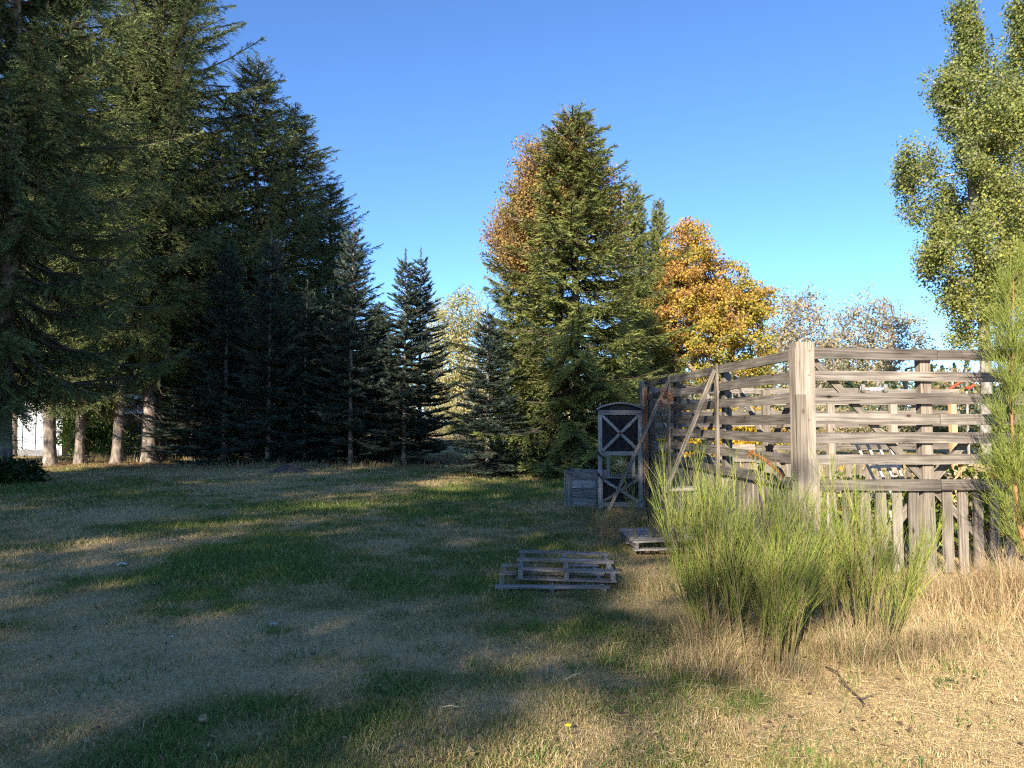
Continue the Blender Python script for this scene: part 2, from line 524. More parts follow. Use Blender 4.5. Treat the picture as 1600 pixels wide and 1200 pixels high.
    # bare dead branches under the crown
    if zb > 1.5:
        for i in range(int(zb * 7)):
            zz = rg.uniform(zb * .35, zb + .5); ang = rg.uniform(0, 6.28); L = rg.uniform(.5, 1.7)
            e = np.array((math.cos(ang) * L, math.sin(ang) * L, zz - L * rg.uniform(.05, .4)))
            br.tube([(0, 0, zz), (e[0] * .5, e[1] * .5, zz - .02), tuple(e)], [.016, .011, .004], 3, False)
    bm = mesh_data('branches', np.concatenate(br.V), br.F, M['branch'])
    tr = MB()
    zs = [-.15, .1, .35, .8, 1.6, 2.6] + list(np.linspace(3.4, h, 9)) if h > 9 else [-.1, .1, .3, .7] + list(np.linspace(1.2, h, 7))
    lean = rg.normal(0, .05, 2)
    tr.tube([(lean[0] * math.sin(q * .5), lean[1] * math.sin(q * .4), q) for q in zs],
            [max(trunk_r * (1 - q / h) ** .85 * (1 + .32 * math.exp(-max(q, 0) / .25)) * rg.uniform(.95, 1.06), .008) for q in zs], 11, False)
    tm = mesh_data('trunk', np.concatenate(tr.V), tr.F, M['grey_bark'] if zb < .6 else M['bark'], smooth=True)
    return dict(h=h, r=r, trunk=tm, branches=bm, crown=crown)


VAR = {
    'tall_a': conifer(11, 18, 4.2, 3.3, 'doug', 1.0, .23),
    'tall_b': conifer(12, 18, 3.8, 3.9, 'doug', 1.0, .21),
    'near': conifer(13, 21, 5.2, 2.7, 'doug', 1.25, .28, .5),
    'broad': conifer(17, 21, 5.7, 4.2, 'doug', 1.1, .30, .42),
    'skirt': conifer(14, 11.4, 2.95, .30, 'doug', 1.45, .15, .68, (1.28, 1.2, .95)),
    'noble_c': conifer(18, 8.2, 1.9, .25, 'noble', 1.7, .09),
    'noble_a': conifer(15, 8.2, 1.75, .9, 'noble', 1.6, .085),
    'noble_b': conifer(16, 8.2, 1.85, .45, 'noble', 1.6, .085),
}


def fir(px, Y, h, r, var, label, group, rot=None, x=None):
    v = VAR[var]
    xx = X(px, Y) if x is None else x
    rot = random.uniform(0, 6.28) if rot is None else rot
    t = thing('fir_tree', label, 'tree', (xx, Y, gz(xx, Y) - .03), rot, (r / v['r'], r / v['r'], h / v['h']), group)
    for k in ('trunk', 'branches', 'crown'): link_mesh(k, v[k], t)
    return t


ROW = 'tall firs in the dark row left of the lawn'
YNG = 'young slender firs at the right end of the dark row'
fir(6, 19.0, 21, 4.7, 'near', 'huge dark fir cut off by the left edge, its boughs hanging nearest the viewer', ROW, 1.1)
fir(82, 26.5, 18, 3.9, 'tall_b', 'tall fir with straight dark trunk standing before the white shed wall', ROW, .4)
fir(127, 27.2, 13.5, 3.1, 'tall_a', 'fir with thin leaning trunk next to the white shed corner', ROW, 2.2)
fir(185, 27.6, 18, 3.7, 'tall_b', 'fir whose pale sunlit trunk stands left of the thickest trunk', ROW, 3.3)
fir(236, 28.6, 21.4, 6.0, 'broad', 'tallest fir with sunlit broad top and the thickest pale trunk', ROW, 4.0)
fir(250, 30.0, 17.2, 3.8, 'tall_b', 'fir with pale trunk just right of the thickest trunk in the row', ROW, 5.1)
fir(394, 32, 18.2, 4.6, 'tall_a', 'tall pointed fir rising right beside the tallest sunlit fir', ROW, .9)
fir(455, 34, 17.0, 4.4, 'tall_b', 'tall fir with pointed top where the row starts to step down', ROW, 1.9)
fir(512, 36, 13.8, 3.8, 'tall_a', 'dark fir with lower top behind the young slender firs', ROW, 2.6)
fir(320, 34, 16, 4.2, 'tall_b', 'dark fir deep inside the row behind the tallest one', ROW, 3.7)
fir(150, 35, 17, 4.4, 'tall_a', 'dark fir far back behind the pale trunks on the left', ROW, 4.4)
fir(20, 33, 18, 4.4, 'tall_b', 'dark fir behind the huge fir at the left edge', ROW, 5.4)
fir(352, 27.5, 9.0, 2.3, 'noble_c', 'dark young fir with drooping low boughs under the tall sunlit fir', YNG, .2)
fir(300, 28.5, 6.5, 1.9, 'noble_a', 'low young fir just right of the pale trunks', YNG, .8)
fir(420, 26.3, 8.8, 1.95, 'noble_a', 'young fir with thin bare spire in front of the tall dark row', YNG, 1.3)
fir(478, 26.8, 7.0, 1.9, 'noble_b', 'bushy young fir between the two slender trunks behind the dirt mound', YNG, 2.0)
fir(549, 25.8, 9.2, 1.8, 'noble_a', 'slender fir with pale thin trunk bare to head height', YNG, 2.9)
fir(518, 27.5, 6.6, 2.1, 'noble_c', 'small dark fir tucked left of the slender pale trunk', YNG, 3.6)
fir(588, 28.0, 6.0, 1.8, 'noble_b', 'small dark fir filling in behind the twin spired firs', YNG, .6)
fir(632, 26.0, 8.0, 1.75, 'noble_a', 'left one of two firs with twin spires at the row end', YNG, 4.1)
fir(656, 26.9, 8.25, 1.9, 'noble_c', 'right one of two firs with twin spires at the row end', YNG, 5.0)
fir(900, 21.9, 11.45, 4.0, 'skirt', 'big green fir with sunlit boughs down to the grass behind the gate', 'firs by the gate', 2.4)
fir(762, 21.0, 5.1, 1.7, 'noble_c', 'small blue green fir at the left foot of the big central fir', 'firs by the gate', 1.5)
fir(812, 27.0, 10.4, 2.5, 'skirt', 'dark fir peeping out left behind the big central fir', 'firs by the gate', 4.2)
fir(992, 33.0, 12.9, 2.5, 'skirt', 'dark fir top right behind the big central fir', 'firs by the gate', 5.8)
fir(1032, 35.0, 12.7, 2.0, 'skirt', 'narrow fir top between the central fir and the orange maple', 'firs by the gate', .5)
for (px, Y, h, r, lb) in [(290, 36, 9, 3.2, 'dark fir with low boughs far back behind the pale trunks'), (385, 34, 8.5, 3.0, 'dark low boughed fir deep behind the thin bare spire'),
                         (455, 33, 8, 3.0, 'dark low boughed fir behind the dirt mound'), (520, 32.5, 7.5, 2.8, 'dark low boughed fir behind the slender pale trunk'), (590, 32, 7, 2.6, 'dark low boughed fir behind the twin spired firs')]:
    fir(px, Y, h, r, 'skirt', lb, ROW)
# the firs beside and behind the viewer that throw the shade over the lawn
SH = 'firs outside the picture that shade the lawn'
for (x, y, h, r, vv, lb) in [
    (-16.8, 12.0, 19, 4.4, 'tall_b', 'tall fir beyond the left edge, beside the huge near fir'),
    (-18.6, 5.5, 20, 4.7, 'tall_a', 'tall fir left of the viewer, out of the picture'),
    (-18, -2, 20, 5.2, 'tall_b', 'tall fir behind the viewer on the far left'),
    (-15.6, -9, 21, 5.1, 'tall_a', 'tall fir behind the viewer, third from the right end of its row'),
    (-12.6, -15.0, 21, 5.1, 'tall_b', 'tall fir behind the viewer, second from the right end of its row'),
    (-9.15, -13.4, 19.0, 4.7, 'tall_a', 'tall fir behind the viewer at the right end of its row'),
    (-25, 16, 20, 4.6, 'tall_a', 'tall fir far out to the left of the white shed'),
    (-23, -8, 22, 5.4, 'tall_b', 'tall fir far behind the viewer on the left'),
    (-21.3, -1.5, 22, 5.0, 'tall_a', 'tall fir in the second row left of the viewer'),
    (-20, -16, 23, 5.6, 'tall_a', 'tall fir farthest behind the viewer'),
]:
    fir(0, y, h, r, vv, lb, SH, x=x)


# ------------------------------------------------------------------ broadleaved trees
def lobe_points(lobes, n, rg, shell=.55):
    w = np.array([l[3] * l[4] * l[5] for l in lobes]) ** .85; w = w / w.sum()
    k = rg.choice(len(lobes), n, p=w)
    lo = np.array(lobes, float)[k]
    d = unit(rg.normal(size=(n, 3))); rr = shell + (1 - shell) * rg.random(n)
    return lo[:, :3] + d * rr[:, None] * lo[:, 3:6]


def broadleaf(name, label, cat, loc, seed, trunk, lobes, n_attr, n_leaf, leaf, spread, colour, bark, r_tw=.012, group=None, leafy=1.0, flat=.7, twigs=0, shell=.45, pw=.43, stems=1):
    rg = np.random.default_rng(seed)
    loc = Vector(loc)
    t = thing(name, label, cat, loc, 0, (1, 1, 1), group)
    nodes, par = [], []
    for si in range(stems):
        k0 = len(nodes)
        tr = trunk if stems == 1 else [(p[0] + (si - (stems - 1) / 2) * .35 * (1 + p[2] * .55) + rg.normal() * .1, p[1] + rg.normal() * .3 * (1 + p[2] * .2), p[2]) for p in trunk]
        for i, p in enumerate(tr): nodes.append(np.array(p, float)); par.append(k0 + i - 1 if i else -1)
    at = lobe_points(lobes, n_attr, rg, shell)
    b0 = np.array(trunk[-1]) * np.array((1, 1, .6))
    at = at[np.argsort(np.linalg.norm(at - b0, axis=1))]
    ends = []
    plen = [0.0] * len(nodes)
    for a_ in at:
        NN = np.array(nodes)
        dv = a_ - NN; dl = np.linalg.norm(dv, axis=1)
        cost = dl + .25 * np.array(plen) + np.where(dv[:, 2] < -.2, 1.2 * np.abs(dv[:, 2]), 0)
        k = int(np.argmin(cost)); L = dl[k]
        m_ = max(1, min(4, int(L / .55)))
        prev = k
        for q in range(1, m_ + 1):
            s = q / m_
            p = nodes[k] + (a_ - nodes[k]) * s
            p = p + np.array((0, 0, -.10 * L * math.sin(3.14 * s))) + (rg.normal(size=3) * .05 * L if q < m_ else 0)
            nodes.append(p); par.append(prev); plen.append(plen[k] + L * s * .5); prev = len(nodes) - 1
        ends.append(prev)
    cnt = np.zeros(len(nodes)); cnt[ends] = 1
    for i in range(len(nodes) - 1, -1, -1):
        if par[i] >= 0: cnt[par[i]] += cnt[i]
    rad = r_tw * np.maximum(cnt, 1) ** pw
    tb = MB(); bb = MB()
    nt_ = len(trunk) * stems
    for i, p in enumerate(nodes):
        if par[i] < 0: continue
        (tb if i < nt_ else bb).tube([nodes[par[i]], p], [max(rad[par[i]] if par[i] < nt_ and i < nt_ else min(rad[par[i]], rad[i] * 1.35), rad[i]), rad[i]], 8 if i < nt_ else (5 if rad[i] > .03 else 3), False)
    E = np.array(nodes)[ends]
    if twigs:
        ix = np.repeat(np.arange(len(E)), twigs)
        d = unit(rg.normal(size=(len(ix), 3)) + np.array((0, 0, .45)))
        v, f = tri_blades(E[ix], d, rg.uniform(.35, .9, len(ix)) * spread / .4, np.full(len(ix), .012), rg)
        bb.add(v, f)
    tb.build('trunk', bark, t, smooth=True)
    bb.build('branches', bark, t)
    k = rg.poisson(n_leaf * leafy, len(E))
    ix = np.repeat(np.arange(len(E)), k)
    n = len(ix)
    pos = E[ix] + unit(rg.normal(size=(n, 3))) * (rg.random(n) ** .45)[:, None] * np.array((spread, spread, spread * flat)) * 1.75
    d = unit(rg.normal(size=(n, 3)) + np.array((0, 0, -.5)))
    nrm = unit(rg.normal(size=(n, 3)) + np.array((-.15, -.3, .8)))
    sd = unit(np.cross(d, nrm)); up = np.cross(sd, d)
    L = leaf * rg.uniform(.6, 1.25, n)[:, None]
    V = np.empty((n, 4, 3))
    V[:, 0] = pos; V[:, 1] = pos + d * L * .55 + sd * L * .42 + up * L * .12; V[:, 2] = pos + d * L; V[:, 3] = pos + d * L * .55 - sd * L * .42 + up * L * .12
    clump = rg.normal(0, 1, len(E))[ix]
    c = colour(pos, clump, rg)
    c = np.clip(c * (1 + rg.normal(0, .16, n))[:, None], .01, .95)
    mk('crown', V.reshape(-1, 3), np.arange(4 * n).reshape(-1, 4), M['leaf'], t, col=np.repeat(c, 4, 0))
    return t


def pick(c, pal, v):
    """palette colour for values v in 0..1"""
    pal = np.array(pal, float); v = np.clip(v, 0, .999) * (len(pal) - 1)
    i = v.astype(int); f = (v - i)[:, None]
    return pal[i] * (1 - f) + pal[i + 1] * f


# big orange maple
def maple_col(p, cl, rg):
    v = .46 + .035 * (p[:, 2] - 6.5) - .035 * p[:, 0] + .15 * cl + rg.normal(0, .14, len(p))
    return pick(None, [(.15, .18, .05), (.32, .31, .06), (.50, .38, .065), (.52, .31, .065), (.44, .24, .075), (.32, .18, .08)], v)


broadleaf('maple_tree', 'round maple in orange and yellow autumn leaves behind the fence', 'tree', (X(1092, 34), 34, 0), 21,
          [(0, 0, -.1), (0, 0, .8), (.05, 0, 1.6), (.1, .1, 2.4)],
          [(-.1, 0, 6.4, 3.3, 3.0, 3.6), (-.4, 0, 9.2, 1.9, 1.9, 1.9), (-2.4, 0, 6.6, 1.5, 1.6, 1.8), (2.0, 0, 7.0, 1.5, 1.8, 1.9), (3.0, .2, 7.4, .8, 1.0, 1.4), (-.2, 0, 10.7, .7, .8, .8), (-2.6, 0, 4.2, 1.2, 1.3, 1.6), (2.9, 0, 4.6, 1.1, 1.2, 1.5)],
          820, 100, .115, .27, maple_col, M['grey_bark'], .016, stems=6, flat=.6, shell=.25, twigs=3)


def bronze_col(p, cl, rg):
    return pick(None, [(.22, .20, .06), (.36, .26, .085), (.40, .24, .085), (.32, .18, .08)], .5 + .2 * cl + rg.normal(0, .15, len(p)))


broadleaf('birch_tree', 'tall bronze leaved autumn tree rising behind the big central fir', 'tree', (X(868, 22.85), 22.85, 0), 22,
          [(0, 0, -.1), (0, 0, 1.5), (.1, 0, 3), (.12, 0, 5), (.2, 0, 7.5), (.3, 0, 10)],
          [(.5, -.6, 10.1, .7, .9, 1.3), (-.7, -.5, 9.4, .75, .8, 1.5), (-1.25, -.5, 7.4, .95, 1.1, 1.9), (1.4, -.6, 8.6, .7, .9, 1.3), (0, -.5, 8.2, 1.4, 1.1, 2.0), (1.9, -.3, 7.2, .7, 1.0, 1.2)],
          560, 70, .078, .24, bronze_col, M['grey_bark'], .009, shell=.25, flat=.9, twigs=3)


def poplar_col(p, cl, rg):
    v = .45 + .14 * cl + rg.normal(0, .16, len(p)) - .04 * (p[:, 2] - 9) * .5
    return pick(None, [(.12, .165, .055), (.22, .255, .075), (.32, .325, .085), (.46, .40, .08)], v)


def poplar_lobes(seed, prof, n, cx_=0.0):
    rg = np.random.default_rng(seed); out = []
    zs, rs = zip(*prof)
    for k in range(n):
        z = zs[0] + (zs[-1] - zs[0]) * (k + rg.random()) / n
        r = float(np.interp(z, zs, rs)); a = rg.uniform(0, 6.283)
        rr = rg.uniform(.1, .98) ** .6
        w = rg.uniform(.45, .85) * (1 if r > 1.2 else .62)
        out.append((cx_ + math.cos(a) * r * rr, math.sin(a) * r * rr * .8, z, w, w, rg.uniform(.7, 1.35)))
    return out


PP = [(4.6, .7), (5.5, 1.1), (7.2, 1.7), (9.1, 2.5), (11.8, 2.5), (14.0, 1.6), (15.6, .8), (17.6, .2)]
broadleaf('poplar_tree', 'tall green poplar with pointed top right of the sky, whole crown in view', 'tree', (X(1538, 27), 27, 0), 23,
          [(0, 0, -.1), (0, 0, 1.5), (.1, 0, 3), (.1, 0, 5.0), (0, 0, 7.5), (-.15, 0, 10), (-.3, 0, 13), (-.35, 0, 16)],
          poplar_lobes(5, PP, 105, -.25), 1000, 66, .105, .25, poplar_col, M['pale_bark'], .010, group='poplars at the right', shell=.1, flat=1.1, twigs=3)
broadleaf('poplar_tree', 'tall green poplar cut off by the right edge of the picture', 'tree', (X(1640, 28), 28, 0), 24,
          [(0, 0, -.1), (0, 0, 1.5), (-.1, 0, 3), (-.2, 0, 5.5), (-.1, 0, 8), (-.2, 0, 11), (-.3, 0, 14), (-.3, 0, 17)],
          poplar_lobes(6, [(z * 1.06, r * .95) for z, r in PP], 105, -.2), 1000, 66, .105, .26, poplar_col, M['pale_bark'], .010, group='poplars at the right', shell=.1, flat=1.1, twigs=3)


def tan_col(p, cl, rg):
    return pick(None, [(.22, .24, .12), (.34, .32, .17), (.44, .36, .20), (.46, .33, .19)], .5 + .2 * cl + rg.normal(0, .2, len(p)))


TH = 'thin leaved hazy trees far behind the fence'
broadleaf('thin_tree', 'half bare tan tree touching the right side of the orange maple', 'tree', (X(1252, 46), 46, 0), 25,
          [(0, 0, -.1), (0, 0, 1.2), (.1, 0, 2.4)], [(0, 0, 8.2, 2.0, 1.8, 2.6), (-1.2, 0, 6, 1.9, 1.8, 2.4), (1.2, 0, 5.6, 1.8, 1.8, 2.3)],
          330, 20, .17, .42, tan_col, M['pale_bark'], .016, group=TH, twigs=7, stems=3)
broadleaf('thin_tree', 'wide half bare tree with pale forked stems left of the poplar', 'tree', (X(1368, 48), 48, 0), 26,
          [(0, 0, -.1), (0, 0, 1.2), (.1, 0, 2.6)], [(-.3, 0, 8.3, 2.6, 1.8, 2.2), (-1.9, 0, 6.4, 1.6, 1.6, 2.0), (2.2, 0, 6.6, 1.4, 1.6, 2.4), (.5, 0, 6.3, 1.8, 1.8, 2.0)],
          360, 17, .17, .42, tan_col, M['pale_bark'], .016, group=TH, twigs=7, stems=5)
broadleaf('thin_tree', 'pale yellowish tree in the gap between the firs', 'tree', (X(712, 74), 74, 0), 27,
          [(0, 0, -.1), (0, 0, 1.8), (.1, 0, 4)], [(0, 0, 12.4, 3.2, 2.6, 3.4), (-.7, 0, 7.6, 3.3, 2.6, 4.2), (1.2, 0, 4.6, 3.9, 2.6, 3.3)],
          420, 40, .24, .62, lambda p, cl, rg: pick(None, [(.30, .32, .10), (.46, .42, .17), (.52, .44, .22)], .5 + .25 * cl + rg.normal(0, .2, len(p))), M['pale_bark'], .018, group=TH, twigs=5, stems=3)


def shrub_col(a, b, c):
    return lambda p, cl, rg: pick(None, [a, b, c], .5 + .25 * cl + rg.normal(0, .2, len(p)))


BG = 'shrubs and small trees behind the fence and the firs'
for (px, Y, h, w, pal, lb) in [
    (1010, 30, 3.4, 2.0, ((.5, .22, .02), (.6, .36, .03), (.32, .3, .04)), 'orange shrub at the left foot of the maple behind the fence end'),
    (1130, 27, 2.6, 2.2, ((.40, .34, .03), (.56, .42, .03), (.5, .24, .03)), 'yellow shrub below the maple behind the side fence'),
    (1215, 30, 3.0, 2.0, ((.30, .30, .08), (.42, .30, .1), (.45, .22, .08)), 'rusty shrub behind the corner post'),
    (1300, 34, 2.7, 2.6, ((.26, .25, .10), (.36, .32, .16), (.4, .32, .18)), 'tan shrub seen between the rails right of the corner post'),
    (1400, 37, 2.9, 3.0, ((.20, .23, .09), (.32, .30, .15), (.38, .31, .17)), 'olive shrub seen between the rails under the wide bare tree'),
    (1490, 36, 2.8, 2.6, ((.12, .17, .07), (.2, .23, .1), (.3, .28, .14)), 'green shrub seen between the rails near the right end'),
    (1590, 33, 3.6, 2.4, ((.12, .17, .05), (.2, .24, .07), (.32, .3, .1)), 'green shrub under the poplars at the right edge'),
    (690, 66, 3.6, 3.6, ((.28, .26, .09), (.4, .35, .14), (.34, .26, .12)), 'tan shrub at the end of the grass track between the firs'),
    (729, 62, 2.8, 2.6, ((.12, .16, .05), (.2, .22, .07), (.3, .28, .1)), 'green shrub in the gap left of the small blue green fir'),
    (140, 31.5, 2.9, 1.7, ((.10, .19, .03), (.17, .28, .05), (.24, .33, .06)), 'bright sunlit green bush between the trunks by the white shed'),
    (262, 31.5, 1.6, 1.5, ((.12, .17, .04), (.2, .24, .07), (.26, .24, .09)), 'low green bush behind the pale trunks'),
    (6, 18.6, .5, 1.0, ((.02, .045, .014), (.04, .075, .02), (.07, .10, .03)), 'dark bush cut off by the left edge below the huge fir'),
]:
    broadleaf('bush', lb, 'bush', (X(px, Y), Y, 0), int(px) + 100, [(0, 0, -.05), (0, 0, .3)],
              [(0, 0, h * .52, w * .8, w * .7, h * .46), (-w * .45, 0, h * .35, w * .5, w * .5, h * .33), (w * .45, 0, h * .33, w * .5, w * .5, h * .3)],
              110, 40, .13, .26, shrub_col(*pal), M['grey_bark'], .007, group=BG, twigs=4, shell=.3)

# the far wood, one mass
rg = np.random.default_rng(44)
Vs, Cs = [], []
for i in range(300):
    y = rg.uniform(85, 190); x = rg.uniform(-.75, .85) * y
    con = rg.random() < .5
    h = rg.uniform(11, 16.5) * (y / 130) * (1.0 if con else .78)
    w = h * (.22 if con else .45)
    n = 330
    u = rg.random(n) ** .8
    a_ = rg.uniform(0, 6.28, n)
    rr = (w * (1 - u) * rg.uniform(.5, 1.05, n)) if con else w * np.sqrt(np.clip(1 - (2 * u - 1) ** 2, 0, 1)) * rg.uniform(.5, 1.0, n)
    pos = np.stack([x + np.cos(a_) * rr, y + np.sin(a_) * rr, u * h], -1)
    d = unit(rg.normal(size=(n, 3))); s = unit(np.cross(d, rg.normal(size=(n, 3))))
    L = rg.uniform(.4, .95, n)[:, None] * (y / 130)
    Vq = np.stack([pos - d * L * .5, pos + s * L * .35, pos + d * L * .5, pos - s * L * .35], 1)
    base = np.array((.05, .085, .045)) if con else np.array([(.16, .17, .07), (.28, .25, .12), (.32, .24, .10), (.12, .15, .06)])[rg.integers(4)]
    Vs.append(Vq.reshape(-1, 3)); Cs.append(np.repeat(base * rg.uniform(.7, 1.3, n)[:, None], 4, 0))
V = np.concatenate(Vs)
o = mk('far_wood', V, np.arange(len(V)).reshape(-1, 4), M['leaf'], col=np.concatenate(Cs))
o['kind'] = 'stuff'
tag(o, 'distant wood of mixed trees along the horizon', 'wood')

# ------------------------------------------------------------------ white shed and brown board fence in the trees
Ys = 33.0
xr = X(97, Ys)
sh = thing('shed', 'white ribbed metal shed half hidden behind the left firs', 'shed', (xr, Ys, 0))
bd = MB(); bd.box((xr - 5.5, Ys + 4.1, 1.55), (11, 8.0, 3.1)); bd.build('wall', M['siding'], sh, Matrix.Identity(4))
for i in range(18):
    pm = MB(); pm.box((xr - .31 - i * .6, Ys + .075, 1.72), (.56, .03, 2.75)); pm.box((xr - .06 - i * .6, Ys + .05, 1.72), (.05, .03, 2.75))
    pm.build('panel', M['siding'], sh, Matrix.Identity(4))
pm = MB(); pm.box((xr - 5.5, Ys + .06, .16), (11.02, .10, .3)); pm.build('base_board', M['roof'], sh, Matrix.Identity(4))
pm = MB(); pm.box((xr + .01, Ys + .04, 1.6), (.12, .12, 3.1)); pm.build('corner_trim', M['siding'], sh, Matrix.Identity(4))
pm = MB(); pm.add([(xr - 11.4, Ys - .35, 3.05), (xr + .35, Ys - .35, 3.05), (xr + .35, Ys + 4.1, 4.9), (xr - 11.4, Ys + 4.1, 4.9), (xr + .35, Ys + 8.6, 3.05), (xr - 11.4, Ys + 8.6, 3.05),
                   (xr - 11.4, Ys - .35, 3.15), (xr + .35, Ys - .35, 3.15), (xr + .35, Ys + 4.1, 5.0), (xr - 11.4, Ys + 4.1, 5.0), (xr + .35, Ys + 8.6, 3.15), (xr - 11.4, Ys + 8.6, 3.15)],
                  [(0, 3, 2, 1), (3, 5, 4, 2), (6, 7, 8, 9), (9, 8, 10, 11), (0, 1, 7, 6), (5, 11, 10, 4), (1, 2, 8, 7), (2, 4, 10, 8), (0, 6, 9, 3), (3, 9, 11, 5)])
pm.build('roof', M['roof'], sh, Matrix.Identity(4))

bf = thing('board_fence', 'brown board fence in shade behind the pale trunks', 'fence', (X(190, 34.2), 34.2, 0))
x0, x1 = X(101, 34.2), X(300, 34.2)
nb = 24
for i in range(nb):
    pm = MB(); w = (x1 - x0) / nb
    pm.box((x0 + (i + .5) * w, 34.2 + random.uniform(-.01, .01), 1.0 + random.uniform(-.03, .03)), (w - .02, .03, 2.0))
    pm.build('board', M['brown_board'], bf, Matrix.Identity(4))
for z in (.4, 1.6):
    pm = MB(); pm.box(((x0 + x1) / 2, 34.27, z), (x1 - x0, .06, .1)); pm.build('rail', M['brown_board'], bf, Matrix.Identity(4))


# ------------------------------------------------------------------ boards
def board(name, a, b, w, t, mat, parent, face, jit=.004, seg=4, warp=.006, trim=True):
    """a plank from a to b; width w lies across, thickness t along face (the direction its broad side looks)"""
    a = Vector(a); b = Vector(b)
    ex = (b - a); L = ex.length; ex.normalize()
    ey = Vector(face) - ex * Vector(face).dot(ex); ey.normalize()
    ez = ex.cross(ey)
    W = Matrix((ex, ey, ez)).transposed().to_4x4(); W.translation = (a + b) / 2
    V = []; Fc = []
    wy = random.uniform(-warp, warp); wz = random.uniform(-warp, warp)
    ch = min(t, w) * .12
    prof = [(-.5, -.5, 1, 0), (.5, -.5, -1, 0), (.5, -.5, 0, 1), (.5, .5, 0, -1), (.5, .5, -1, 0), (-.5, .5, 1, 0), (-.5, .5, 0, -1), (-.5, -.5, 0, 1)]
    prof = [(-.5, -.5), (.5, -.5), (.5, .5), (-.5, .5)]
    for i in range(seg + 1):
        s = i / seg
        bow = 4 * s * (1 - s)
        for (py, pz) in prof:
            V.append(((s - .5) * L + (random.uniform(-jit, jit) if i in (0, seg) else 0),
                      py * t + bow * wy + random.uniform(-jit, jit) * .4, pz * w + bow * wz + random.uniform(-jit, jit)))
    for i in range(seg):
        for k in range(4):
            k2 = (k + 1) % 4
            Fc.append((i * 4 + k, (i + 1) * 4 + k, (i + 1) * 4 + k2, i * 4 + k2))
    Fc.append((0, 1, 2, 3)); e = seg * 4; Fc.append((e + 3, e + 2, e + 1, e))
    return mk(name, V, Fc, mat, parent, W)


# ------------------------------------------------------------------ the fence enclosure
D1 = Vector((-.0739, .99727, 0))      # along the side face, away from the viewer
D2 = Vector((.99727, .0739, 0))       # along the front face, to the right
CO = Vector((X(1254, 7.35), 7.35, 0))
CO.z = gz(CO.x, CO.y)
RZ = [2.31, 2.08, 1.845, 1.635, 1.43, 1.21, .95]
UP = Vector((0, 0, 1))


def fp(s, t, z, out=0.0):
    """point of the enclosure: s along the front, t along the side, z up"""
    return CO + D2 * s + D1 * t + UP * (z - CO.z)


# front face
ff = thing('rail_fence', 'weathered front fence of open rails above pickets, facing the viewer square on', 'fence', CO)
for i, z in enumerate(RZ):
    cut = 1.46 + (.0 if i in (0, 6) else random.uniform(-.03, .03))
    w = .112 if i not in (1, 5) else .10
    if i in (0, 3, 6):
        board('rail', fp(.10, -.01, z), fp(cut - .004, -.01, z - .008), w, .035, M['fence'], ff, -D1)
        board('rail', fp(cut + .004, -.013, z - .008), fp(3.5, -.013, z - .015), w, .035, M['fence'], ff, -D1)
    else:
        board('rail', fp(.10, -.01, z), fp(3.5, -.013, z - .012), w, .035, M['fence'], ff, -D1, seg=6)
for k in range(18):
    s = .30 + k * .1775 + random.uniform(-.008, .008)
    board('picket', fp(s, .03, .02 + random.uniform(-.02, .03)), fp(s + random.uniform(-.01, .01), .03, .93), .105, .022, M['picket'], ff, -D1)
for s in (1.36, 3.2):
    board('post', fp(s, .075, -.2), fp(s, .075, 2.33), .115, .1, M['post'], ff, -D1, jit=.006)
board('brace', fp(.10, .045 + .01, 2.30), fp(1.98, .07, .32), .075, .035, M['picket'], ff, -D1)
board('brace', fp(1.98, .155, 1.5), fp(.62, .155, .05), .085, .035, M['picket'], ff, -D1)
board('brace', fp(1.98, .155, .25), fp(3.2, .155, 1.5), .085, .035, M['picket'], ff, -D1)
cp = board('corner_post', fp(0, 0, -.2), fp(0, 0, 2.42), .185, .17, M['post'], ff, -D1, jit=.008, seg=5)
board('facing_board', fp(-.07, -.10, -.1), fp(-.07, -.10, 1.88), .105, .03, M['post'], cp, -D1)
board('facing_board', fp(.045, -.095, -.1), fp(.045, -.095, 1.225), .12, .025, M['post'], cp, -D1)
board('facing_board', fp(-.095, .0, 1.0), fp(-.095, 0, 2.36), .02, .15, M['post'], cp, -D1)
for (s, z) in ((.045, 2.33), (.03, 2.08), (.02, 1.62)):
    nm = MB(); c_ = fp(s, -.0875, z); nm.tube([c_, c_ - D1 * .006], .006, 6); nm.build('nail', M['rust'], cp, Matrix.Identity(4))

# side face
sf = thing('rail_fence', 'side fence of dark rails running back from the corner post to the gate', 'fence', fp(0, .5, 0))
TP = [2.3, 4.48, 6.1]
for i, z in enumerate(RZ):
    for (a_, b_) in ((.09, 2.29), (2.31, 4.47), (4.49, 6.15)):
        dz = random.uniform(-.012, .012)
        board('rail', fp(-.02, a_, z + dz), fp(-.02, b_, z + random.uniform(-.015, .015)), .112, .03, M['fence'], sf, -D2, warp=.012)
k = 0
t_ = .16
while t_ < 6.1:
    board('picket', fp(.02, t_, .02 + random.uniform(-.02, .02)), fp(.02, t_ + random.uniform(-.01, .01), .93), .10, .02, M['picket'], sf, -D2, seg=2)
    t_ += .125 + random.uniform(0, .02)
for t_ in TP:
    board('post', fp(.08, t_, -.2), fp(.08, t_, 2.30), .12, .10, M['fence'], sf, -D2)
for t_ in TP[:2]:
    board('batten', fp(-.062, t_, .25), fp(-.062, t_, 2.38), .075, .035, M['post'], sf, -D2)
for (a_, b_, za, zb_) in ((.2, 2.2, .3, 2.2), (2.2, .2, .3, 2.2), (2.5, 4.4, .3, 2.2), (4.4, 2.5, .3, 2.2), (4.6, 6.0, .4, 2.1)):
    board('brace', fp(.16 + random.uniform(0, .05), a_, za), fp(.16, b_, zb_), .085, .03, M['picket'], sf, -D2)
board('end_board', fp(-.045, 6.22, .1), fp(-.045, 6.22, 2.38), .15, .03, M['post'], sf, -D1)
